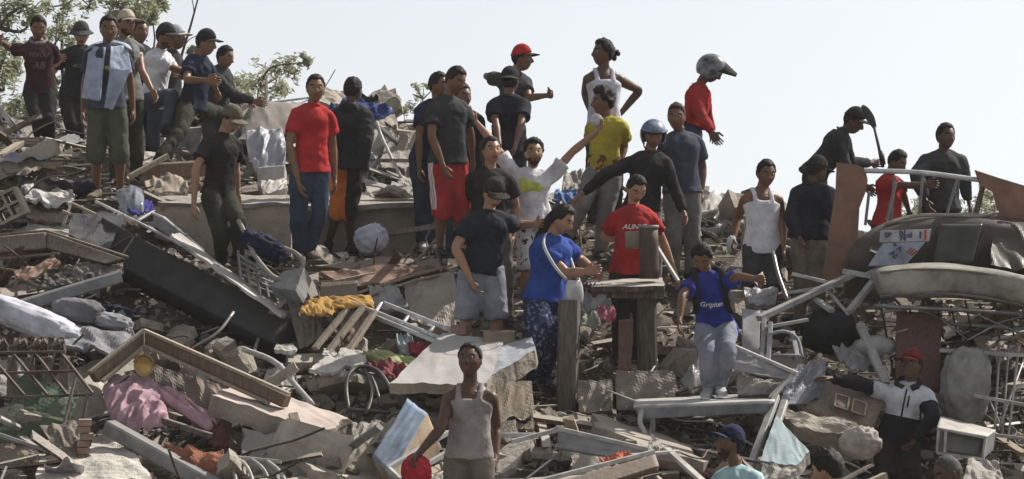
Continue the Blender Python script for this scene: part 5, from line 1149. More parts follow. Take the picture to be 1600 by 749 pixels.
for k in range(6):
    g = MB(); c0 = W(134 + random.uniform(-4, 4), 660 + k * 11, 25.35); box(g, c0, (.05, .01, 0), (-.01, .06, 0), (0, 0, .024)); build(g, 'brick', M_BRICK, t, smooth=False)
# gabled frame with brass pan
t = T('gable', 240, 600, 26.4, 'gabled wooden roof frame with moulded edges over the pink shirt', 'wooden frame')
rods('rafter', [((146, 590, 26.3), (226, 526, 26.6)), ((226, 526, 26.6), (448, 628, 26.0))], .10, BRW, t, h=.10)
rods('moulding', [((140, 582, 26.25), (225, 516, 26.55)), ((225, 516, 26.55), (452, 616, 25.95)), ((160, 596, 26.25), (226, 541, 26.5)), ((226, 541, 26.5), (420, 630, 26.0))], .05, PALEW, t, h=.025)
t = T('brass_pan', 225, 585, 26.3, 'round brass pan hanging in the gabled frame', 'pan')
g = MB(); cc = W(225, 571, 26.3); st = [(0, .02), (.055, .02), (.072, .012), (.08, -.008), (.084, -.008), (.078, .016), (.058, .027), (0, .027)]
vs = []; 
for k in range(24):
    a = 2 * math.pi * k / 24
    for r_, y_ in st: vs.append(cc + V(math.cos(a) * r_, y_ - .01, math.sin(a) * r_ * 1.1))
g.add(vs, [(k * 8 + j, ((k + 1) % 24) * 8 + j, ((k + 1) % 24) * 8 + (j + 1) % 8, k * 8 + (j + 1) % 8) for k in range(24) for j in range(7)])
build(g, 'bowl', mat('brass', (.42, .27, .09), .4, metal=.6, dust=.2), t); rods('string', [((225, 518, 26.45), (225, 558, 26.3))], .008, DKM, t, round_=True)
shd('dark_fibreboard', [(215, 560, 26.9), (288, 585, 26.9), (300, 650, 26.7), (205, 640, 26.7)], DKW, 'dark inner panel behind the brass pan', 'panel', th=.05)
PKM = cloth('pinkshirt', (.42, .26, .30), dust=.12)
t = T('pink_shirt', 240, 680, 26.0, 'crumpled pink shirt with one sleeve spread on the gabled frame', 'shirt')
shd('back', [(156, 604, 26.35), (246, 600, 26.3), (268, 662, 25.85), (182, 682, 25.8)], PKM, parent=t, th=.014, fold=.05, ff=8, skew=.9, oval=.3, nu=60, nv=50, round_=.09, seed=3)
shd('sleeve', [(236, 612, 26.2), (262, 604, 26.25), (342, 656, 25.95), (326, 676, 25.8)], PKM, parent=t, th=.03, fold=.03, ff=6, oval=.3, nu=50, nv=24, round_=.05, seed=8)
shd('front_panel', [(170, 590, 26.45), (232, 590, 26.4), (262, 616, 26.25), (166, 614, 26.25)], PKM, parent=t, th=.03, fold=.04, ff=5, nu=40, round_=.04, seed=11)
shd('dark_red_cloth', [(322, 660, 25.9), (352, 664, 25.9), (360, 700, 25.7), (325, 695, 25.7)], cloth('dred', (.1, .035, .03)), 'dark red cloth at the end of the pink sleeve', 'cloth', th=.02, fold=.035, oval=.4)
shd('wardrobe', [(286, 584, 26.6), (345, 600, 26.6), (378, 660, 26.4), (300, 668, 26.4)], mat('pinkish_board', (.21, .14, .115), .8, dust=.3), 'pinkish brown wardrobe side under the gabled frame', 'wardrobe panel', th=.05, jag=.02)
shd('cabinet_body', [(342, 640, 26.3), (400, 650, 26.2), (400, 712, 26.0), (345, 705, 26.1)], C1, 'tan broken block right of the wardrobe side', 'block', th=.3, jag=.04)
rods('timber', [((170, 668, 25.6), (345, 765, 25.0))], .13, GREYP, h=.12, label='grey weathered beam running to the bottom edge below the pink shirt', cat='beam')
rods('timber', [((248, 655, 25.9), (330, 682, 25.7))], .06, DKW, h=.05, label='short dark rail just under the pink sleeve', cat='timber')
shd('orange_cloth', [(255, 700, 25.4), (352, 704, 25.3), (338, 744, 25.1), (290, 728, 25.2)], cloth('rust_orange', (.27, .105, .065)), 'rust orange cloth spread at the bottom left', 'cloth', th=.02, fold=.06, ff=4)
t = T('slatted_shutter', 390, 745, 25.0, 'white slatted shutter at the bottom beside the orange cloth', 'shutter')
rods('slat', [((345 + k * 24, 714 + k * 2, 25.3), (362 + k * 25, 728 + k * 3, 25.15), (372 + k * 27, 765, 25.0)) for k in range(4)], .03, WHM, t, round_=True)
rods('rail', [((340, 712, 25.32), (440, 722, 25.3))], .03, WHM, t); shd('backing', [(340, 716, 25.5), (440, 724, 25.5), (470, 770, 25.2), (352, 770, 25.2)], DKM, parent=t, th=.02)
shd('concrete_slab_piece', [(322, 618, 25.9), (516, 676, 25.6), (550, 655, 26.3), (380, 594, 26.8)], [mat('pink_floor', (.45, .36, .32), .8, dust=.3, bump=.4, scale=2), C1], 'pale pink topped broken floor slab over grey masonry', 'concrete slab', th=.17, jag=.05, fold=.015, nu=40)
shd('masonry_block', [(372, 672, 25.8), (545, 690, 25.7), (540, 770, 25.2), (380, 770, 25.2)], C2, 'rough grey masonry block under the pink topped slab', 'masonry block', th=.5, jag=.05, fold=.05, nu=30)
rods('bent_pipe', [((380, 546, 27.3), (418, 560, 27.2), (440, 575, 27.1), (460, 600, 26.9), (488, 632, 26.6))], .05, WHM, round_=True, label='bent white pipe lying on the rubble in the lower left middle', cat='pipe')
rods('bent_pipe', [((300, 545, 27.5), (340, 520, 27.6), (365, 488, 27.8))], .03, MET[1], round_=True, label='thin grey pipe poking up beneath the charcoal mattress', cat='pipe')
# middle left
lump('bag', (412, 384, 28.9), (.19, .13, .085), cloth('navyb', (.012, .016, .045)), 9, rot=25, power=.75, fold=.045, label='navy bag in the plastic crate beside the blue jeans', cat='bag')
t = T('plastic_crate', 405, 430, 28.7, 'grey plastic crate tipped over under the navy bag', 'crate')
for k in range(5): rods('slat', [((372 + k * 2, 398 + k * 11, 28.9), (438 + k * 5, 436 + k * 8, 28.5))], .03, GREYP, t, h=.015)
for k in range(6): rods('rib', [((372 + k * 13, 392 + k * 9, 28.92), (378 + k * 14, 450 + k * 5, 28.6))], .022, GREYP, t, h=.015)
rods('plastic_chair', [((373, 345, 29.1), (386, 372, 28.9), (400, 402, 28.7), (432, 436, 28.5), (462, 432, 28.5), (474, 412, 28.6), (462, 396, 28.7), (444, 388, 28.8))], .045, mat('taupe_plastic', (.2, .18, .16), .5, dust=.3), round_=True, label='taupe curved chair arm frame round the plastic crate', cat='chair frame')
shd('grey_box', [(420, 448, 28.5), (442, 425, 28.6), (476, 418, 28.4), (462, 455, 28.2)], GREYP, 'grey plastic box side beside the chair frame', 'box', th=.15, fold=.01)
shd('brown_board', [(448, 468, 28.5), (480, 452, 28.6), (508, 528, 28.1), (468, 548, 28.0)], DKW, 'dark brown board standing right of the charcoal mattress', 'board', th=.04)
shd('pale_strip', [(420, 486, 28.3), (428, 490, 28.3), (470, 452, 28.6), (464, 450, 28.6)], PALEW, 'pale strip of wood across the brown board', 'wood strip', th=.03, fold=0)
lump('silver_sack', (580, 374, 30.5), (.145, .12, .13), mat('silver_film', (.38, .42, .52), .22, 'cloth', bump=.4, dust=.05, col2=(.6, .62, .66)), 12, rot=-20, power=.8, fold=.022, fr=4, label='crumpled silver blue plastic sack on the ledge by the bare feet', cat='sack')
shd('ledge_board', [(482, 418, 29.9), (612, 400, 30.4), (702, 402, 30.3), (690, 428, 29.8)], BRW, 'flat brown board forming the ledge under the silver sack', 'board', th=.16, jag=.03, fold=.02)
shd('ledge_sheeting', [(498, 428, 29.5), (606, 412, 29.6), (690, 420, 29.5), (560, 450, 29.2)], TANW, 'tan panel lying under the ledge board', 'panel', th=.05, jag=.02)
t = T('drawer_unit', 520, 455, 29.2, 'open dark wooden drawer base above the yellow blanket', 'drawer')
shd('side', [(476, 432, 29.4), (498, 426, 29.6), (498, 462, 29.3), (476, 470, 29.1)], DKW, parent=t, th=.03, fold=0)
shd('front', [(500, 440, 29.2), (558, 436, 29.2), (558, 462, 29.0), (500, 468, 29.0)], BRW, parent=t, th=.03, fold=0)
rods('rail', [((490, 441, 29.15), (560, 437, 29.15))], .03, PALEW, t, h=.015)
rods('long_strip', [((560, 458, 28.9), (640, 432, 29.3), (706, 415, 29.5)), ((575, 462, 28.8), (650, 438, 29.2), (712, 424, 29.4)), ((520, 440, 29.2), (600, 424, 29.5), (640, 420, 29.6))], .03, PALEW, h=.02, label='long thin wooden strip lying under the ledge', cat='wood strip', group='wood strips under the ledge')
shd('tan_slab', [(628, 446, 29.2), (712, 420, 29.4), (716, 528, 28.6), (640, 500, 28.7)], C1, 'large smooth tan slab leaning left of the grey shorts', 'concrete slab', th=.12, jag=.04)
shd('pale_board', [(572, 448, 29.0), (618, 444, 29.0), (642, 482, 28.7), (588, 486, 28.6)], GREYB, 'blue grey broken board above the aluminium rails', 'board', th=.04, jag=.06)
YM = cloth('yblanket', (.42, .23, .045), dust=.12); t = T('yellow_blanket', 530, 500, 28.0, 'orange yellow blanket stuffed between boards in the middle left', 'blanket')
shd('folded_end', [(466, 492, 28.0), (520, 494, 27.95), (534, 472, 28.4), (482, 468, 28.4)], YM, parent=t, th=.014, fold=.04, ff=7, oval=.25, nu=50, nv=34, round_=.03, seed=5)
shd('loose_end', [(514, 484, 28.1), (586, 480, 28.15), (580, 464, 28.5), (512, 466, 28.4)], YM, parent=t, th=.014, fold=.03, ff=7, oval=.15, nu=40, nv=30, round_=.03, seed=6)
t = T('wooden_box', 535, 548, 27.9, 'broken wooden box with a reddish panel below the yellow blanket', 'box')
shd('panel', [(520, 520, 28.0), (552, 480, 28.2), (582, 492, 28.1), (556, 545, 27.8)], mat('reddish', (.16, .07, .045), .8, dust=.3), parent=t, th=.03)
rods('rail', [((492, 545, 27.8), (550, 474, 28.2)), ((508, 556, 27.7), (566, 482, 28.1)), ((550, 474, 28.2), (585, 488, 28.1)), ((540, 556, 27.7), (585, 488, 28.1))], .06, PALEW, t, h=.04)
t = T('aluminium_ladder', 640, 515, 28.0, 'pair of aluminium rails lying from the blanket to the marble slab', 'rails')
rods('rail', [((582, 486, 28.3), (712, 538, 27.6)), ((600, 474, 28.5), (716, 520, 27.9)), ((584, 494, 28.2), (700, 542, 27.6))], .035, ALU, t)
rods('rung', [((596, 474, 28.5), (584, 492, 28.25)), ((640, 492, 28.3), (628, 508, 28.0)), ((680, 508, 28.1), (668, 524, 27.8))], .025, ALU, t)
tiles = [[(480, 578, 27.0), (520, 585, 26.9), (560, 560, 27.3), (508, 556, 27.4)], [(522, 568, 27.2), (562, 575, 27.0), (582, 548, 27.5), (530, 543, 27.6)], [(426, 548, 27.5), (466, 548, 27.5), (458, 537, 27.9), (430, 538, 27.9)], [(502, 556, 27.4), (530, 556, 27.4), (522, 546, 27.7), (505, 548, 27.7)]]
for q, lb in zip(tiles, ('lower left white tile of the cluster beside the black chair frame', 'upper right white tile of the cluster above the black chair frame', 'small white tile at the foot of the charcoal mattress', 'small cream tile above the white tile cluster')):
    shd('white_tile', q, PL_W, lb, 'tile', th=.03, jag=.08, fold=.01)
t = T('overturned_chair', 580, 655, 26.6, 'black metal chair frame overturned below the white tiles', 'chair')
rods('tube', [((547, 652, 26.5), (541, 610, 26.7), (545, 586, 26.8), (562, 573, 26.9), (588, 578, 26.8), (606, 600, 26.6), (614, 622, 26.5)), ((556, 580, 26.9), (580, 590, 26.8), (596, 636, 26.5)), ((545, 640, 26.5), (610, 645, 26.4)), ((570, 574, 26.9), (582, 612, 26.6), (572, 648, 26.4))], .035, DKM, t, round_=True)
shd('lime_board', [(566, 552, 27.4), (590, 545, 27.6), (655, 566, 27.2), (636, 574, 27.0)], mat('lime_plastic', (.22, .26, .05), .6, dust=.3), 'long lime green board left of the marble slab', 'board', th=.05)
shd('red_cloth', [(575, 575, 27.0), (600, 560, 27.2), (640, 580, 26.9), (610, 595, 26.7)], cloth('mutedred', (.2, .05, .06)), 'muted red cloth below the lime board', 'cloth', th=.02, fold=.06)
shd('red_cloth', [(636, 538, 27.8), (662, 534, 27.8), (668, 552, 27.6), (644, 556, 27.6)], cloth('red2', (.25, .02, .03)), 'bright red cloth above the lime board', 'cloth', th=.02, fold=.035, oval=.4)
shd('patterned_board', [(618, 525, 27.9), (640, 520, 28.0), (655, 552, 27.7), (628, 555, 27.6)], mat('pale_blueboard', (.2, .27, .3), .7, dust=.3), 'pale blue board next to the red cloth', 'board', th=.04)
shd('marble_slab', [(604, 602, 26.4), (765, 600, 26.4), (790, 530, 27.5), (690, 520, 27.7)], [mat('marble_white', (.42, .42, .43), .6, dust=.45, bump=.4, scale=2.6, col2=(.25, .25, .26)), C1], 'large white marble topped slab in front of the man in grey shorts', 'marble slab', th=.09, jag=.03, fold=.01, nu=40)
shd('marble_slab', [(752, 598, 26.5), (838, 545, 27.1), (832, 526, 27.5), (765, 545, 27.3)], [mat('bluewhite_top', (.34, .38, .44), .6, dust=.3), C1], 'blue white slab with broken blocky edge beside the large marble slab', 'marble slab', th=.16, jag=.03, fold=.01)
shd('cardboard_box', [(755, 518, 27.45), (804, 517, 27.45), (803, 548, 27.4), (757, 548, 27.4)], mat('cardboard', (.22, .17, .12), .9, dust=.2), 'small cardboard box on the marble slab', 'cardboard box', th=.2, fold=0)
shd('brick_red_block', [(704, 508, 27.8), (728, 506, 27.8), (728, 522, 27.7), (704, 524, 27.7)], mat('redblock', (.2, .06, .05), .8, dust=.3), 'small brick red block at the upper edge of the marble slab', 'block', th=.15, fold=0)
shd('wood_cabinet', [(772, 598, 26.8), (832, 594, 26.8), (834, 672, 26.4), (778, 672, 26.4)], mat('tan_cab', (.25, .19, .12), .8, 'wood', dust=.3), 'tan wooden cabinet side below the blue white slab', 'cabinet', th=.4, fold=.01)
t = T('foam_block', 625, 740, 25.3, 'thick foam block with light blue face beside the tank top man', 'foam block')
shd('cushion', [(637, 624, 25.9), (668, 646, 25.6), (612, 744, 25.0), (581, 714, 25.3)], [mat('lightblue', (.23, .31, .42), .8, dust=.15, scale=2), mat('tan_foam', (.30, .22, .14), .85, dust=.2)], parent=t, th=.34, fold=.012)
shd('concrete_wedge', [(546, 662, 25.9), (600, 654, 26.0), (606, 692, 25.7), (556, 704, 25.6)], C2, 'grey concrete wedge left of the light blue foam block', 'concrete wedge', th=.3, jag=.08, fold=.03)
t = T('picture_frame', 650, 730, 24.8, 'pale empty frame lying below the tank top man\'s arm', 'frame')
rods('side', [((606, 732, 24.8), (700, 676, 25.3)), ((606, 732, 24.8), (625, 750, 24.7)), ((625, 750, 24.7), (712, 700, 25.1))], .04, WHM, t)
rods('curved_trim', [((455, 630, 26.6), (470, 650, 26.5), (500, 690, 26.0))], .04, RUST, round_=True, label='dark rail in the hollow right of the pink topped slab', cat='rail')
# centre: the work table
t = T('work_table', 965, 575, 28.3, 'rough work table on a thick post with the boy in red behind it', 'table')
shd('table_top', [(922, 449, 28.05), (1040, 447, 28.05), (1036, 434, 28.6), (914, 438, 28.6)], [mat('dusty_top', (.36, .34, .31), .8, dust=.5), DKW], parent=t, th=.045, jag=.02, fold=.004)
shd('apron', [(935, 452, 28.12), (1038, 451, 28.12), (1037, 468, 28.12), (936, 466, 28.12)], DKW, parent=t, th=.4, fold=0)
PST = mat('post_wood', (.075, .062, .052), .85, 'wood', dust=.35)
rods('leg', [((1010, 462, 28.3), (1012, 578, 28.3))], .17, PST, t)
rods('thick_post', [((890, 470, 27.7), (886, 650, 27.6))], .17, PST, label='thick dark wooden post right of the woman in blue', cat='post')
g = MB(); tube(g, pts((1014, 436, 28.3), (1014, 400, 28.3), (1013, 356, 28.3)), [.088, .088, .084], n=16, sub=2); tw_ = T('wooden_drum', 1014, 436, 28.3, 'dark brown wooden drum standing on the work table', 'drum')
build(g, 'barrel', mat('drum_wood', (.07, .04, .03), .7, 'wood', dust=.15), tw_); g = MB(); tube(g, pts((1013, 357, 28.3), (1013, 352, 28.3)), [.093, .093], n=16, sub=1); build(g, 'rim', mat('drum_rim', (.25, .24, .22), .6, dust=.3), tw_)
shd('stone_tile', [(978, 362, 28.4), (1004, 361, 28.42), (1004, 388, 28.4), (979, 386, 28.38)], C1, 'tan stone tile held by the boy in the red t-shirt', 'tile', th=.07, fold=0)
rods('bar', [((1020, 376, 28.55), (1060, 440, 28.2))], .03, WHM, label='thin pale bar slanting down from the wooden drum', cat='bar')
shd('metal_crate', [(960, 580, 27.5), (1056, 578, 27.5), (1058, 642, 27.3), (962, 642, 27.3)], mat('crate_grey', (.14, .12, .10), .8, dust=.4), 'grey brown box standing under the work table, right', 'box', th=.4, fold=.03, jag=.03)
shd('wooden_crate', [(902, 596, 27.4), (958, 592, 27.4), (958, 644, 27.2), (904, 646, 27.2)], mat('crate_brown', (.12, .10, .08), .8, dust=.45), 'dull brown box standing right of the thick post', 'box', th=.4, fold=.03, jag=.03)
shd('brown_plank', [(966, 500, 28.0), (990, 498, 28.0), (986, 580, 27.9), (966, 580, 27.9)], mat('redbrown', (.11, .05, .038), .8, 'wood', dust=.2), 'reddish brown plank standing in front of the boy\'s legs', 'plank', th=.04, fold=0)
for q, lb, c in (([(900, 462, 28.1), (935, 450, 28.3), (955, 478, 28.0), (915, 490, 27.9)], 'grey rag heaped on the post side of the work table', (.2, .2, .2)), ([(918, 448, 28.2), (940, 444, 28.3), (945, 462, 28.1), (922, 466, 28.1)], 'dark red rag under the edge of the work table', (.2, .03, .03)),
                 ([(930, 484, 27.9), (958, 478, 28.0), (962, 498, 27.8), (936, 502, 27.8)], 'pink rag below the work table', (.35, .08, .14)), ([(898, 490, 27.9), (930, 484, 27.9), (940, 506, 27.7), (902, 512, 27.7)], 'pale green grey rag right of the thick post', (.2, .22, .19))):
    shd('rag', q, cloth('rg%d' % q[0][0], c, dust=.3), lb, 'rag', th=.02, fold=.06, ff=4)
# white bench with the crouching youth
t = T('white_bench', 1100, 700, 26.8, 'white metal topped bench under the crouching youth', 'bench')
shd('top', [(990, 634, 26.5), (1210, 626, 26.5), (1216, 614, 27.5), (992, 622, 27.5)], mat('bench_top', (.5, .5, .5), .5, dust=.4), parent=t, th=.03, fold=.004)
shd('front_panel', [(992, 638, 26.48), (1208, 630, 26.48), (1200, 645, 26.5), (998, 655, 26.5)], GREYP, parent=t, th=.02, fold=0)
rods('leg', [((1003, 640, 26.5), (1000, 660, 26.45), (1008, 680, 26.4), (1006, 705, 26.4)), ((1018, 642, 26.55), (1020, 665, 26.55), (1014, 688, 26.5), (1010, 712, 26.5))], .045, WHM, t, round_=True)
shd('side_panel', [(1022, 650, 26.5), (1030, 650, 27.3), (1030, 700, 27.2), (1022, 705, 26.5)], GREYP, parent=t, th=.02, fold=0)
t = T('leaning_gate', 1190, 745, 26.2, 'white metal frame leaning at the right end of the bench', 'metal frame')
rods('bar', [((1213, 620, 26.7), (1160, 762, 25.9)), ((1226, 628, 26.8), (1186, 750, 26.0))], .06, WHM, t, h=.05)
rods('bar', [((1243, 578, 26.9), (1205, 622, 26.7)), ((1140, 538, 27.1), (1246, 584, 26.85))], .05, WHM, t, h=.03)
shd('metal_wedge', [(1146, 545, 27.0), (1240, 582, 26.9), (1230, 594, 26.8), (1146, 578, 26.9)], GREYB, 'thin grey white metal sheet behind the end of the bench', 'metal sheet', th=.03, fold=.01)
shd('concrete_slab_piece', [(1150, 584, 27.0), (1225, 596, 26.9), (1212, 618, 26.8), (1150, 618, 26.9)], C2, 'dark grey masonry under the metal sheet', 'masonry block', th=.3, jag=.06)
shd('curved_fibreboard', [(1062, 598, 27.5), (1100, 545, 27.9), (1108, 590, 27.6), (1082, 614, 27.4)], GREYP, 'grey curved panel left of the crouching youth\'s legs', 'panel', th=.03, round_=.08)
t = T('metal_trough', 930, 700, 25.2, 'grey metal trough with bright edges at the bottom middle', 'metal trough')
shd('panel', [(872, 672, 25.6), (1012, 704, 25.3), (1006, 722, 25.2), (870, 700, 25.5)], GREYP, parent=t, th=.03, fold=.01)
rods('rim', [((780, 680, 25.6), (842, 680, 25.6), (872, 670, 25.6)), ((872, 670, 25.6), (1014, 703, 25.3)), ((842, 752, 24.8), (1022, 706, 25.2)), ((800, 690, 25.5), (872, 672, 25.6))], .035, WHM, t)
shd('drawer_unit', [(846, 760, 24.75), (1024, 710, 25.15), (1030, 728, 25.05), (880, 775, 24.7)], BRW, 'long brown drawer front at the bottom middle', 'drawer', th=.1, fold=0)
shd('orange_rag', [(936, 724, 25.15), (966, 708, 25.3), (988, 712, 25.3), (980, 726, 25.1)], cloth('orag', (.5, .14, .07)), 'bright orange rag on the metal trough', 'rag', th=.02, fold=.05)
rods('diagonal_batten', [((1042, 702, 25.5), (1106, 760, 24.9))], .06, PL_W, h=.03, label='white batten slanting to the bottom edge left of the navy cap man', cat='batten')
rods('diagonal_batten', [((985, 712, 25.2), (1060, 706, 25.5))], .05, PL_W, h=.03, label='short white batten at the end of the metal trough', cat='batten')
shd('grey_plate', [(1016, 680, 25.9), (1050, 702, 25.6), (1020, 716, 25.4), (1012, 700, 25.6)], C2, 'thin grey plate under the bench legs', 'plate', th=.04, jag=.04)
shd('blue_slab', [(1186, 722, 25.7), (1246, 728, 25.6), (1266, 706, 25.9), (1212, 648, 26.5)], [mat('slab_blue', (.22, .33, .36), .8, dust=.3, bump=.3, scale=2), C2], 'pale turquoise painted slab right of the navy cap man', 'painted slab', th=.12, jag=.03, fold=.01)
shd('concrete_block', [(1188, 726, 25.6), (1248, 730, 25.5), (1250, 765, 25.3), (1190, 765, 25.3)], C2, 'grey concrete block under the turquoise slab', 'concrete block', th=.3, jag=.05)
# right: the wreck, headboard and bed
poly('headboard', [(1308, 254), (1340, 258), (1352, 264), (1356, 282), (1352, 302), (1343, 325), (1341, 360), (1340, 440), (1286, 442), (1290, 400), (1298, 350), (1306, 300)], 28.9, .05, TANW, label='tall reddish tan headboard standing upright between two men', cat='headboard')
t = T('metal_rail', 1450, 340, 28.8, 'bright metal handrail running across in front of the hooded man', 'handrail')
rods('rail', [((1350, 267, 28.85), (1440, 270, 28.8), (1548, 284, 28.8))], .045, ALU, t, round_=True)
rods('post', [((1385, 345, 28.9), (1400, 285, 28.85)), ((1398, 275, 28.9), (1392, 345, 28.95)), ((1496, 278, 28.85), (1478, 340, 28.9)), ((1358, 300, 28.9), (1352, 352, 28.95)), ((1442, 272, 28.85), (1436, 342, 28.9))], .022, GREYP, t)
WB = mat('wreck_brown', (.05, .038, .03), .5, dust=.08, bump=.2, scale=2); WG = mat('wreck_dark', (.018, .024, .022), .3, dust=.15)
t = T('wrecked_vehicle', 1490, 450, 28.6, 'crushed dark brown vehicle body lying behind the mattress', 'vehicle wreck')
g = MB()
tube(g, pts((1338, 440, 29.2), (1350, 412, 29.1), (1378, 392, 29.0), (1440, 385, 29.0), (1530, 390, 29.0), (1680, 395, 29.0)), [(.30, .12), (.45, .17), (.55, .24), (.6, .30), (.6, .31), (.6, .31)], lat=(0, 1, 0), n=24, sub=5, power=.5)
wv = np.array(g.v); wv[:, 2] += vnoise(wv, 2.4, 4) * .035 - np.abs(vnoise(wv, 1.3, 6)) * .05; wv[:, 1] += (1 - 2 * np.abs(vnoise(wv, 1.6, 7))) * .06 + vnoise(wv, 5, 8) * .015
link('body', wv, g.f, WB, t, smooth=True)
poly('rear_panel', [(1524, 266), (1560, 278), (1700, 320), (1700, 352), (1556, 352), (1560, 330), (1552, 300), (1532, 290)], 28.75, .06, TANW, t)
poly('pillar', [(1534, 286), (1541, 288), (1527, 345), (1518, 345)], 28.76, .05, DKW, t)
shd('window', [(1470, 350, 28.36), (1535, 350, 28.34), (1520, 410, 28.22), (1458, 412, 28.22)], WG, parent=t, th=.02, fold=0, round_=.02)
rods('seam', [((1548, 352, 28.5), (1530, 380, 28.42), (1518, 430, 28.4)), ((1468, 348, 28.5), (1450, 380, 28.42), (1440, 418, 28.4))], .025, WB, t, round_=True)
rods('roof_lip', [((1382, 352, 28.62), (1440, 337, 28.6), (1530, 338, 28.58), (1560, 332, 28.6))], .03, mat('lip', (.3, .26, .22), .6), t, round_=True)
pl_ = shd('number_board', [(1376, 360, 28.24), (1455, 358, 28.24), (1452, 377, 28.22), (1374, 379, 28.22)], mat('board_white', (.4, .4, .41), .6, dust=.15), parent=t, th=.015, fold=0)
pl2 = shd('notice_board', [(1380, 380, 28.2), (1446, 378, 28.2), (1414, 416, 28.15), (1356, 416, 28.15)], mat('board_bluewhite', (.25, .28, .34), .6, dust=.15), parent=t, th=.015, fold=0)
def flat_text(txt, x, y, D, size, m, parent, rot=0, name='lettering'):
    cu = bpy.data.curves.new('t', 'FONT'); cu.body = txt; cu.align_x = 'CENTER'; cu.align_y = 'CENTER'; cu.size = size; cu.extrude = .002; cu.offset = .004
    to = bpy.data.objects.new('t', cu); TMP.objects.link(to); tmp_scene.view_layers[0].update(); me = to.to_mesh()
    M_ = Matrix.Translation(W(x, y, D)) @ Matrix.Rotation(R(90), 4, 'X') @ Matrix.Rotation(R(rot), 4, 'Z')
    vs = [tuple(M_ @ v.co) for v in me.vertices]; fs = [tuple(p.vertices) for p in me.polygons]; to.to_mesh_clear(); bpy.data.objects.remove(to)
    return link(name, vs, fs, m, parent, None, False)
INK = mat('ink_dark', (.05, .06, .12), .6, bump=0); INKR = mat('ink_red', (.35, .05, .04), .6, bump=0)
flat_text('SB', 1388, 368, 28.20, .06, INK, pl_); flat_text('N', 1410, 365, 28.20, .07, INK, pl_); flat_text('N', 1411, 372, 28.198, .07, INK, pl_); flat_text('ol', 1421, 368, 28.20, .06, INK, pl_); flat_text('I', 1438, 368, 28.20, .08, INK, pl_); flat_text('I', 1446, 368, 28.20, .12, INKR, pl_)
flat_text('+ A', 1402, 386, 28.13, .06, INK, pl2, -35); flat_text('At', 1396, 398, 28.12, .07, INK, pl2, -35); flat_text('///', 1424, 394, 28.12, .08, INKR, pl2, -30)
g = MB(); tube(g, pts((1368, 445, 28.1), (1385, 441, 28.1), (1430, 438, 28.1), (1500, 440, 28.05), (1570, 450, 28.0), (1660, 470, 27.9)), [(.45, .10), (.5, .135), (.5, .148), (.5, .145), (.5, .14), (.5, .13)], lat=(0, 1, 0), n=36, sub=5, power=.42)
mv = g.arr(); nn_ = np.zeros_like(mv); nn_[:, 2] = 1; mv += nn_ * (vnoise(mv, 3.5, 5) * .012 + vnoise(mv, 9, 6) * .005)[:, None]
mt_ = T('bed_mattress', 1500, 470, 28.0, 'thick off white mattress lying on a spring frame at right', 'mattress')
link('pad', mv, g.f, mat('mattress_cream', (.27, .255, .22), .9, 'cloth', dust=.2, bump=.5, scale=2.0, var=.4), mt_)
for yy, zz in ((-.108, .0), (.098, .0)):
    g = MB(); tube(g, [W(x, y, 27.62 + (0 if x < 1500 else -.08)) + V(0, 0, yy) for x, y in ((1375, 444), (1430, 439), (1500, 441), (1570, 451), (1650, 470))], [.012] * 5, n=6, sub=4); build(g, 'piping', mat('piping', (.16, .15, .135), .9), mt_)
t = T('sprung_bed', 1480, 540, 28.0, 'dark steel bed spring frame with crossed rods under the mattress', 'bed frame')
rods('rail', [((1366, 478, 27.6), (1640, 492, 27.6)), ((1370, 500, 27.9), (1640, 515, 27.9)), ((1470, 546, 27.5), (1640, 556, 27.5))], .035, MET[1], t, round_=True)
rods('rod', [((1376 + k * 22, 470 + (k % 3) * 4, 27.7 + (k % 2) * .4), (1386 + k * 22, 530 - (k % 4) * 6, 27.8 + (k % 3) * .2)) for k in range(11)], .018, DKM, t, round_=True)
rods('wire', [((1470, 498, 27.6), (1512, 532, 27.5)), ((1512, 532, 27.5), (1560, 505, 27.6)), ((1560, 505, 27.6), (1630, 485, 27.7)), ((1380, 488, 27.6), (1450, 480, 27.9)), ((1500, 478, 27.7), (1545, 500, 27.6)), ((1545, 500, 27.6), (1640, 540, 27.5)), ((1400, 520, 27.7), (1470, 500, 28)), ((1570, 520, 27.7), (1640, 500, 27.9)), ((1420, 478, 27.6), (1475, 500, 27.8))], .018, MET[1], t, round_=True)
shd('red_wardrobe', [(1402, 486, 27.85), (1472, 490, 27.85), (1468, 610, 27.5), (1398, 606, 27.5)], mat('mahogany', (.085, .028, .02), .6, 'wood', dust=.12), 'dark red brown wardrobe door standing behind the pointing man', 'wardrobe door', th=.05, fold=0)
lump('plastic_sack', (1508, 604, 27.4), (.20, .14, .31), mat('film_grey', (.24, .24, .23), .4, 'cloth', dust=.2, bump=.4), 21, fold=.035, fr=4, power=.75, rot=5, label='tall translucent grey white plastic sack behind the white drawer box', cat='sack')
t = T('oven_box', 1505, 712, 26.5, 'small white metal oven box with open front right of the pointing man', 'oven')
P4 = pts((1466, 668, 26.2), (1540, 682, 26.2), (1536, 716, 26.1), (1464, 706, 26.1))
shd('top_plate', [(1464, 668, 26.18), (1542, 682, 26.18), (1556, 672, 26.9), (1470, 650, 26.9)], PL_W, parent=t, th=.02, fold=0)
rods('front_frame', [((1467, 670, 26.2), (1464, 708, 26.15)), ((1464, 708, 26.15), (1536, 718, 26.15)), ((1536, 718, 26.15), (1540, 684, 26.2)), ((1467, 670, 26.2), (1540, 684, 26.2)), ((1478, 672, 26.18), (1476, 708, 26.13))], .022, PL_W, t)
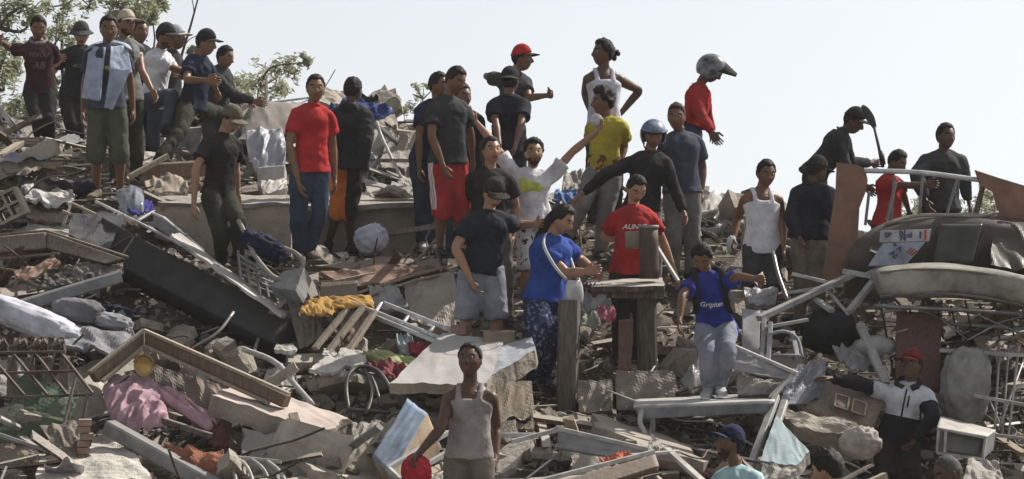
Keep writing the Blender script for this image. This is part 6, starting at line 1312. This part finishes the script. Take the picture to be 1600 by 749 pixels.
shd('back_wall', [(1470, 670, 26.8), (1544, 684, 26.8), (1540, 714, 26.7), (1468, 706, 26.7)], GREYP, parent=t, th=.02, fold=0); shd('glass', [(1480, 674, 26.25), (1534, 684, 26.25), (1530, 712, 26.2), (1479, 705, 26.2)], mat('oven_glass', (.06, .065, .07), .15, dust=.3), parent=t, th=.01, fold=0)
shd('side_wall', [(1541, 684, 26.22), (1556, 674, 26.9), (1552, 704, 26.8), (1538, 717, 26.15)], GREYP, parent=t, th=.015, fold=0)
t = T('wire_shelf_rack', 1590, 690, 27.4, 'white metal shelf rack standing at the right edge', 'shelf rack')
rods('upright', [((1562, 538, 27.6), (1553, 690, 27.2)), ((1576, 540, 27.9), (1566, 680, 27.5)), ((1592, 540, 27.6), (1575, 690, 27.2)), ((1612, 545, 27.6), (1600, 690, 27.2)), ((1600, 560, 27.8), (1560, 672, 27.4))], .022, WHM, t, round_=True)
rods('shelf_rail', [((1468, 548, 27.45), (1640, 558, 27.5)), ((1520, 618, 27.2), (1640, 640, 27.2)), ((1555, 680, 27.2), (1640, 690, 27.2))], .045, WHM, t, h=.03)
t = T('furniture_leaf', 1320, 670, 27.0, 'brown furniture door with two square panels below the pointing arm', 'furniture door')
shd('board', [(1284, 588, 27.25), (1384, 622, 27.2), (1362, 674, 26.85), (1256, 640, 26.9)], BRW, parent=t, th=.05, fold=0, nu=6, nv=6)
for (x, y) in ((1316, 625), (1343, 634)):
    shd('square_panel', [(x - 9, y - 10, 27.0), (x + 11, y - 4, 26.98), (x + 8, y + 15, 26.86), (x - 12, y + 9, 26.88)], mat('panel_dark', (.09, .06, .04), .7, dust=.2), parent=t, th=.02, fold=0)
    rods('panel_trim', [((x - 9, y - 10, 26.99), (x + 11, y - 4, 26.97)), ((x + 11, y - 4, 26.97), (x + 8, y + 15, 26.85)), ((x + 8, y + 15, 26.85), (x - 12, y + 9, 26.87)), ((x - 12, y + 9, 26.87), (x - 9, y - 10, 26.99))], .014, PALEW, t)
shd('plastic_sheet', [(1242, 576, 27.2), (1292, 560, 27.4), (1282, 622, 27.0), (1212, 640, 26.8)], mat('film_bluegrey', (.22, .23, .27), .4, 'cloth', dust=.25, bump=.4), 'blue grey plastic sheet under the pointing man\'s hand', 'plastic sheet', th=.02, fold=.07, ff=4)
shd('concrete_block', [(1215, 640, 26.8), (1330, 655, 26.6), (1370, 690, 26.3), (1240, 668, 26.5)], C1, 'tan broken edge below the furniture door', 'concrete slab', th=.14, jag=.05)
lump('round_sack', (1345, 692, 26.2), (.16, .13, .13), mat('sack_cream', (.33, .30, .26), .9, 'cloth', dust=.3), 25, fold=.02, label='cream round sack left of the pointing man\'s knee', cat='sack')
lump('black_bag', (1296, 518, 28.2), (.25, .18, .19), mat('bag_black', (.008, .010, .013), .55, 'cloth', dust=.05), 27, fold=.03, fr=4, label='round black rubbish bag under the white bars', cat='bag')
lump('white_basin', (1368, 543, 27.8), (.17, .14, .10), mat('basin', (.32, .32, .31), .5, dust=.25), 29, fold=.01, label='pale rounded basin right of the black bag', cat='basin')
shd('plastic_sheet', [(1300, 548, 27.9), (1345, 532, 28.0), (1392, 560, 27.7), (1330, 582, 27.5)], mat('film_grey2', (.25, .25, .26), .4, 'cloth', dust=.25), 'grey crumpled plastic sheet between black bag and furniture door', 'plastic sheet', th=.02, fold=.06, ff=5)
wb = [(((1186, 498, 27.9), (1335, 428, 28.4)), .085, 'long white bar rising from the white chair to the tangle of bars'), (((1318, 424, 28.4), (1372, 434, 28.3)), .075, 'short white bar at the top of the tangle of bars'), (((1238, 428, 28.6), (1296, 442, 28.5)), .05, 'thin pale bar behind the long white bar'),
      (((1230, 458, 28.5), (1292, 448, 28.5)), .045, 'level white bar beneath the thin pale bar'), (((1295, 456, 28.3), (1326, 492, 28.1)), .03, 'thin bright bar dropping from the long white bar'), (((1326, 488, 28.1), (1366, 438, 28.3)), .07, 'grey white bar leaning up to the mattress end'),
      (((1344, 508, 27.9), (1384, 600, 27.3)), .075, 'blue grey post slanting down to the pointing man'), (((1196, 512, 27.8), (1262, 500, 27.9)), .05, 'level grey bar above the white chair'), (((1355, 428, 28.35), (1382, 416, 28.4)), .05, 'short white bar end touching the mattress corner'), (((1275, 468, 28.2), (1300, 486, 28.0)), .06, 'short pale bar above the black bag')]
for sg, w_, lb in wb: rods('white_bar', [sg], w_, WHM, h=w_ * .6, label=lb, cat='metal bar')
t = T('white_chair', 1225, 565, 27.6, 'grey white plastic chair on its side below the long white bar', 'chair')
rods('leg', [((1194, 498, 27.8), (1190, 570, 27.4)), ((1204, 505, 27.7), (1200, 570, 27.4)), ((1250, 528, 27.7), (1240, 560, 27.5)), ((1238, 520, 27.7), (1246, 560, 27.4))], .04, GREYB, t)
rods('back_rail', [((1198, 524, 27.6), (1225, 518, 27.6), (1246, 530, 27.6), (1254, 560, 27.5)), ((1200, 556, 27.5), (1250, 556, 27.4))], .03, GREYB, t, round_=True)
shd('pale_fibreboard', [(1160, 482, 28.2), (1188, 486, 28.2), (1186, 566, 27.8), (1160, 560, 27.8)], GREYB, 'pale upright panel right of the crouching youth', 'panel', th=.04, fold=0)
shd('grey_tray', [(1160, 452, 28.5), (1216, 448, 28.6), (1212, 478, 28.4), (1170, 476, 28.3)], GREYP, 'grey tray at the shorts of the white tank top man', 'tray', th=.05, jag=.02)
rods('steel_pipe', [((1208, 395, 29.1), (1216, 430, 28.9), (1232, 474, 28.7))], .04, MET[1], round_=True, label='grey steel pipe standing in front of the dark shorts', cat='pipe')
shd('white_sheet', [(1080, 350, 33.2), (1150, 348, 33.1), (1150, 306, 33.9), (1112, 298, 34.1)], PL_W, 'white sheet on the skyline between slate shirt man and tank top man', 'sheet', th=.03, jag=.04, fold=.03)
shd('concrete_block', [(1118, 352, 33.0), (1165, 350, 33.0), (1160, 312, 33.8), (1130, 308, 33.9)], C2, 'dark concrete block on the skyline left of the white tank top man', 'concrete block', th=.3, jag=.05)
shd('concrete_block', [(872, 330, 32.6), (905, 322, 32.7), (912, 262, 33.3), (880, 270, 33.3)], C2, 'grey block behind the raised arm of the white t-shirt man', 'concrete block', th=.4, jag=.06)
shd('blue_bag_sheet', [(862, 318, 31.2), (905, 312, 31.3), (900, 300, 31.6), (868, 298, 31.6)], cloth('bluewhite', (.12, .2, .4)), 'blue and white plastic bag right of the white t-shirt man', 'bag', th=.02, fold=.05)
shd('concrete_block', [(1500, 765, 25.2), (1575, 768, 25.2), (1560, 720, 25.7), (1512, 716, 25.8)], C2, 'grey block in the bottom right corner', 'concrete block', th=.3, jag=.06)
# held things
g = MB()
bl = [((1347, 165, 31.2), .012), ((1352, 171, 31.2), .035), ((1360, 185, 31.2), .042), ((1367, 200, 31.2), .02)]
tube(g, pts(*[b[0] for b in bl]), [(b[1], .010) for b in bl], lat=(.8, 0, .6), n=12, sub=3)
t = T('shovel', 1378, 262, 31.2, 'long handled shovel raised by the bending man', 'shovel'); build(g, 'blade', DKM, t)
rods('handle', [((1366, 198, 31.2), (1380, 262, 31.2))], .03, DKM, t, round_=True); rods('grip', [((1376, 236, 31.2), (1380, 258, 31.2))], .055, DKM, t, round_=True)
h = H[33]; lump('red_bundle', (651, 738, 23.35), (.10, .08, .12), cloth('bundle_red', (.45, .03, .05)), 31, fold=.02, label='bright red cloth bundle in the tank top man\'s hand', cat='cloth bundle')
lump('white_cloth', (1143, 382, H[28]['wR'].y - .03), (.045, .04, .075), cloth('wcl', (.6, .6, .62)), 33, fold=.01, label='white cloth in the hand of the white tank top man', cat='cloth')
lump('face_mask', (932, 188, H[18]['wL'].y - .02), (.05, .02, .05), cloth('wcl', (.6, .6, .62)), 35, fold=.012, label='white face mask in the raised hand', cat='mask')
shd('paper_sheet', [(1176, 436, 27.0), (1192, 424, 27.1), (1194, 442, 27.0), (1184, 448, 26.95)], PL_W, 'folded white paper in the crouching youth\'s hand', 'paper', th=.005, fold=.01, nu=6, nv=6)

# big slabs piled on the ridge and torn plates of the wreck
for q, m_, lb in (([(0, 232, 35.6), (62, 228, 35.4), (66, 190, 36.2), (10, 184, 36.4)], C2, 'grey slab on the ridge behind the man in maroon'), ([(70, 228, 35.8), (128, 232, 35.6), (120, 196, 36.3), (84, 190, 36.5)], C1, 'tan slab on the ridge behind the bucket hat man'),
                  ([(318, 240, 34.6), (378, 236, 34.6), (372, 196, 35.3), (330, 205, 35.2)], C1, 'tan slab on the ridge under the striding man'), ([(440, 205, 35.4), (492, 198, 35.4), (488, 158, 36.2), (452, 160, 36.2)], C2, 'dark grey slab on the ridge left of the hooded man'),
                  ([(575, 200, 35.2), (625, 196, 35.2), (612, 166, 36), (580, 172, 36)], C1, 'tan slab on the ridge right of the blue tarpaulin'), ([(520, 250, 33.6), (572, 246, 33.6), (566, 200, 34.6), (524, 206, 34.6)], C3, 'pale slab leaning behind the hooded man'),
                  ([(590, 268, 33.1), (648, 262, 33.1), (640, 215, 34.0), (600, 222, 34.0)], C2, 'dark broken slab between the white pole and the tan block'), ([(0, 290, 32.5), (46, 284, 32.6), (50, 252, 33.4), (-10, 248, 33.6)], C3, 'pale slab at the left edge below the man in maroon'),
                  ([(205, 262, 32.4), (262, 258, 32.4), (256, 236, 33.2), (210, 238, 33.2)], C3, 'pale slab under the boots of the climbing men')):
    shd('ridge_slab', q, m_, lb, 'concrete slab', th=.3, jag=.09, fold=.015, ff=3, nu=18, nv=12)
for q, lb in (([(1356, 400, 28.25), (1420, 408, 28.2), (1400, 350, 28.75), (1366, 372, 28.7)], 'a'), ([(1545, 420, 28.2), (1640, 430, 28.2), (1640, 352, 28.6), (1552, 350, 28.55)], 'b')):
    shd('torn_plate', q, mat('wreck_olive', (.045, .04, .028), .5, dust=.15, bump=.3, scale=3), parent=bpy.data.objects['wrecked_vehicle'], th=.02, jag=.03, fold=.05, ff=3, nu=36)
# ------------------------------------------------------------------ trees behind the heap
M_LEAF = mat('leaf_olive', (.34, .35, .23), .7, 'leaf', bump=0, scale=1.2, col2=(.2, .23, .13)); M_LEAF2 = mat('leaf_pale', (.40, .40, .27), .7, 'leaf', bump=0, scale=1.2, col2=(.27, .29, .18)); M_BARK = mat('bark', (.07, .055, .045), .9, 'wood')
def tree(name, x0, D, ytop, blobs, nleaf, lm, label, seed, cat='tree', r0=.07, leaf=.062, xt=None):
    "trunk, limbs and twigs reaching into leaf clumps given as (x, y, radius in photo pixels)"
    r = np.random.default_rng(seed); base = V((x0 - 800) / FOC * D, D, 0); xt = x0 if xt is None else xt
    t = thing(name, base, label, cat, 'trees behind the heap' if cat == 'tree' else 'bushes behind the heap')
    top = W(xt, ytop, D); g = MB(); mid = base.lerp(top, .6) + V(.15, 0, 0)
    tr = [base, base.lerp(mid, .5), mid, mid.lerp(top, .6) + V(-.1, .05, 0), top]
    tube(g, tr, [r0, r0 * .85, r0 * .6, r0 * .4, r0 * .15], n=8, sub=2)
    cs = []
    for (x, y, rp) in blobs:
        c = W(x, y, D + r.uniform(-1, 1)); rad = rp / FOC * D
        k = min(tr[1:], key=lambda q: (q - c).length + max(0, q.z - c.z) * 2); k = k.lerp(tr[-2], .2)
        m_ = k.lerp(c, .5) + V(*r.normal(0, .12, 3)); tube(g, [k, m_, c], [r0 * .35, r0 * .25, r0 * .12], n=5, sub=3)
        for _ in range(9):
            q = c + V(*(r.normal(0, .62, 3))) * rad; cs.append((q, rad * .33)); tube(g, [c, c.lerp(q, .5) + V(*r.normal(0, .03, 3)), q], [r0 * .12, r0 * .09, r0 * .05], n=4, sub=1)
    build(g, 'trunk', M_BARK, t)
    if not nleaf: return t
    n = int(nleaf * .9); ix = r.integers(len(cs), size=n); c = np.array([tuple(cs[i][0]) for i in ix]) + r.normal(size=(n, 3)) * np.array([[cs[i][1]] for i in ix])
    a = r.normal(size=(n, 3)) * (1, 1, .6); a /= np.linalg.norm(a, axis=1)[:, None]; b = np.cross(a, r.normal(size=(n, 3))); b /= np.linalg.norm(b, axis=1)[:, None]
    s = (leaf * r.uniform(.4, 1.2, n))[:, None]
    vs = np.stack([c - a * s, c + b * s * .3, c + a * s, c - b * s * .3], 1).reshape(-1, 3)
    link('crown', vs, [(4 * k, 4 * k + 1, 4 * k + 2, 4 * k + 3) for k in range(n)], lm, t, smooth=False); return t
tree('leafy_tree', -40, 47, 20, [(8, 20, 24), (40, 8, 18), (12, 70, 18), (2, 120, 22), (24, 105, 12), (-30, 50, 50), (-30, 120, 50), (52, 30, 10), (-10, -20, 40)], 3000, M_LEAF, 'sparse feathery tree behind the man in maroon at far left', 1, r0=.10, xt=0)
tree('leafy_tree', 100, 50, -10, [(90, 22, 16), (106, 10, 12), (78, 52, 11), (86, 98, 12), (112, 70, 10), (98, 50, 10), (70, 12, 10), (120, 40, 8), (90, 130, 10), (140, 10, 12)], 1300, M_LEAF, 'thin tree with bare twigs between the man in maroon and towel man', 2)
tree('leafy_tree', 215, 49, -30, [(214, 12, 22), (184, 6, 15), (238, 26, 12), (204, 28, 15), (242, 3, 12), (215, -30, 40), (190, 30, 10)], 2900, M_LEAF, 'taller leafy tree above the cream cap man', 3, leaf=.066)
tree('leafy_tree', 405, 56, 120, [(385, 152, 18), (402, 128, 17), (430, 114, 17), (455, 104, 11), (474, 99, 7), (372, 132, 12), (415, 145, 18), (440, 135, 12), (360, 150, 12)], 2300, M_LEAF2, 'feathery pale tree behind the roofing sheets', 4, leaf=.066)
tree('leafy_tree', 662, 60, 138, [(655, 150, 10), (642, 166, 7), (668, 135, 5), (650, 136, 5), (632, 172, 5)], 330, M_LEAF2, 'faint small tree left of the red shorts man', 5, r0=.04)
t = thing('bare_tree', V((250 - 800) / FOC * 46, 46, 0), 'bare thin branch slanting above the white shirt man', 'tree', 'trees behind the heap')
g = MB(); tube(g, [V((250 - 800) / FOC * 46, 46, 0), W(262, 190, 46), W(281, 98, 46), W(298, 40, 46), W(312, -12, 46)], [.05, .04, .022, .016, .01], n=6, sub=5); tube(g, [W(298, 40, 46), W(303, 18, 46.1), W(298, -10, 46)], [.01, .008, .006], n=5); tube(g, [W(288, 72, 46), W(296, 62, 46.1), W(307, 56, 46)], [.01, .008, .005], n=5); build(g, 'trunk', M_BARK, t)
for k, (x, D, bl_, n, lb) in enumerate(((15, 44, [(10, 185, 18), (40, 170, 16), (-15, 170, 25)], 1300, 'pale bush at the far left skyline'), (92, 45, [(80, 175, 14), (100, 195, 15), (88, 210, 12)], 1100, 'olive bush between the two leftmost men'),
     (252, 46, [(240, 160, 15), (268, 140, 14), (280, 165, 14), (255, 185, 15), (292, 100, 9), (300, 80, 6)], 1700, 'olive bush behind the climbing men'), (355, 47, [(350, 165, 16), (372, 160, 14), (340, 140, 12)], 1200, 'sunlit bush right of the climbing line'),
     (1420, 60, [(1408, 326, 12), (1440, 324, 11), (1425, 335, 12)], 900, 'green bush seen through the handrail'), (1540, 62, [(1532, 318, 12), (1548, 304, 10), (1525, 335, 12), (1552, 330, 12)], 1100, 'green bush seen beside the wreck pillar'), (1480, 62, [(1470, 330, 12), (1495, 328, 12)], 700, 'green bush behind the hooded man at right'))):
    tree('bush', x, D, bl_[0][1] + 10, bl_, n, M_LEAF2 if k % 2 else M_LEAF, lb, 20 + k, 'bush', r0=.05)
# ------------------------------------------------------------------ names that tell the loose pieces apart
COLW = {'concrete_a': 'mid grey', 'concrete_b': 'dark grey', 'concrete_c': 'pale grey', 'wood_grey': 'weathered grey', 'wood_brown': 'dark brown', 'wood_pale': 'pale', 'painted_white': 'white painted', 'steel_grey': 'bare steel', 'rust_dark': 'rusty', 'plaster_white': 'white', 'board_grey': 'blue grey', 'brick_clay': 'clay red'}
SHORT = {1: 'the man in maroon', 3: 'the towel man', 4: 'the cream cap man', 8: 'the striding man', 10: 'the stepping man in olive cap', 11: 'the red polo man', 12: 'the hooded man', 13: 'the red shorts man', 18: 'the man raising his hands', 19: 'the man in grey shorts', 21: 'the yellow shirt man', 23: 'the slate shirt man', 25: 'the boy at the table', 26: 'the woman in blue', 27: 'the crouching youth', 28: 'the white tank top man', 30: 'the beige trousers man', 31: 'the red shirt boy', 32: 'the hooded man at right', 33: 'the grey tank top man', 34: 'the pointing man', 35: 'the navy cap man', 36: 'the curly haired head', 37: 'the grey haired head'}
EXTRA = {'the pink shirt': (220, 630, 26), 'the white pillow': (50, 500, 27.5), 'the charcoal mattress': (300, 440, 28.8), 'the rusty grille': (60, 590, 25.9), 'the orange cloth': (300, 715, 25.2), 'the pink topped slab': (430, 640, 26), 'the black chair frame': (580, 620, 26.6), 'the marble slab': (700, 560, 27), 'the foam block': (625, 690, 25.4), 'the metal trough': (930, 710, 25.2), 'the white bench': (1100, 650, 26.8), 'the turquoise slab': (1225, 700, 26), 'the furniture door': (1320, 630, 27), 'the oven box': (1505, 685, 26.4), 'the black bag': (1296, 518, 28.2), 'the bed frame': (1500, 510, 27.8), 'the silver sack': (580, 372, 30.5), 'the blue tarpaulin': (560, 175, 34.5), 'the white cabinet': (236, 220, 34.4), 'the yellow blanket': (530, 480, 28.2), 'the thick post': (888, 560, 27.7), 'the wreck': (1480, 380, 28.9)}
LM = [(v, H[k]['Pp']) for k, v in SHORT.items()] + [(k, W(*p)) for k, p in EXTRA.items()]
LMx = np.array([(p.x / p.y * FOC, -(p.z - CAM_Z) / p.y * FOC) for _, p in LM])
KN = {'concrete_chunk': 'concrete chunk', 'concrete_fragment': 'broken slab', 'plank': 'plank', 'metal_bar': 'metal bar', 'steel_rod': 'bent steel rod', 'board_piece': 'board piece', 'loose_brick': 'brick', 'crumpled_rag': 'rag', 'long_timber': 'long timber', 'litter_piece': 'scrap of litter', 'cable': 'loose cable'}
seen = {}
for o in sorted([o for o in COL.objects if o.type == 'MESH' and o.parent is None and o.name.split('.')[0] in KN], key=lambda o: o.name):
    kind = o.name.split('.')[0]; p = o.matrix_world.translation if False else Vector(o.location) if o.location.length > 0 else o.matrix_basis.translation
    x, y = p.x / p.y * FOC, -(p.z - CAM_Z) / p.y * FOC
    d = LMx - np.array([x, y]); k = int(np.argmin((d ** 2).sum(1))); dx, dy = -d[k]
    rel = ('right of' if dx > 0 else 'left of') if abs(dx) > abs(dy) else ('below' if dy > 0 else 'above')
    far = math.hypot(dx, dy); rel = ('just ' if far < 35 else 'well ' if far > 90 else '') + rel
    mn = o.data.materials[0].name; cw = COLW.get(mn, mn.replace('litter_', '').replace('cloth_rag_', '').replace('cloth_', ''))
    szs = o.scale.x; sw = 'large ' if szs > {'concrete_chunk': .3, 'concrete_fragment': .7}.get(kind, 1.0 if kind in ('plank', 'metal_bar') else 9) else ('small ' if kind in ('concrete_chunk', 'concrete_fragment') else 'short ' if kind in ('plank', 'metal_bar') and szs < .8 else '')
    o['label'] = f'{sw}{cw} {KN[kind]} {rel} {LM[k][0]}'

HAZE = .0006
if HAZE:
    g = MB(); box(g, (0, 60, 4.4), (40, 0, 0), (0, 75, 0), (0, 0, 6.0)); hz = build(g, 'haze', [], smooth=False)
    hm_ = bpy.data.materials.new('haze_air'); hm_.use_nodes = True; N, L = nt(hm_); N.remove(N['Principled BSDF']); pv = N.new('ShaderNodeVolumePrincipled'); pv.inputs['Color'].default_value = (.97, .95, .9, 1); pv.inputs['Density'].default_value = HAZE
    L.new(pv.outputs[0], N['Material Output'].inputs['Volume']); hz.data.materials.clear(); hz.data.materials.append(hm_); hz['kind'] = 'stuff'
byl = {}
for o in COL.objects:
    if o.parent is None and 'label' in o: byl.setdefault(o['label'], []).append(o)
for lb, os_ in byl.items():
    if len(os_) < 2: continue
    os_.sort(key=lambda o: -(o.location.z - CAM_Z) / o.location.y)
    ws = {2: ('upper', 'lower'), 3: ('upper', 'middle', 'lower')}.get(len(os_)) or ['uppermost', 'second highest', 'middle', 'second lowest', 'lowest'][:len(os_)]
    for o, w_ in zip(os_, ws): o['label'] = w_ + ' ' + lb
for o in COL.objects:
    if o.parent is None and 'category' in o and 'kind' not in o: o['kind'] = 'thing'
bpy.data.scenes.remove(tmp_scene)
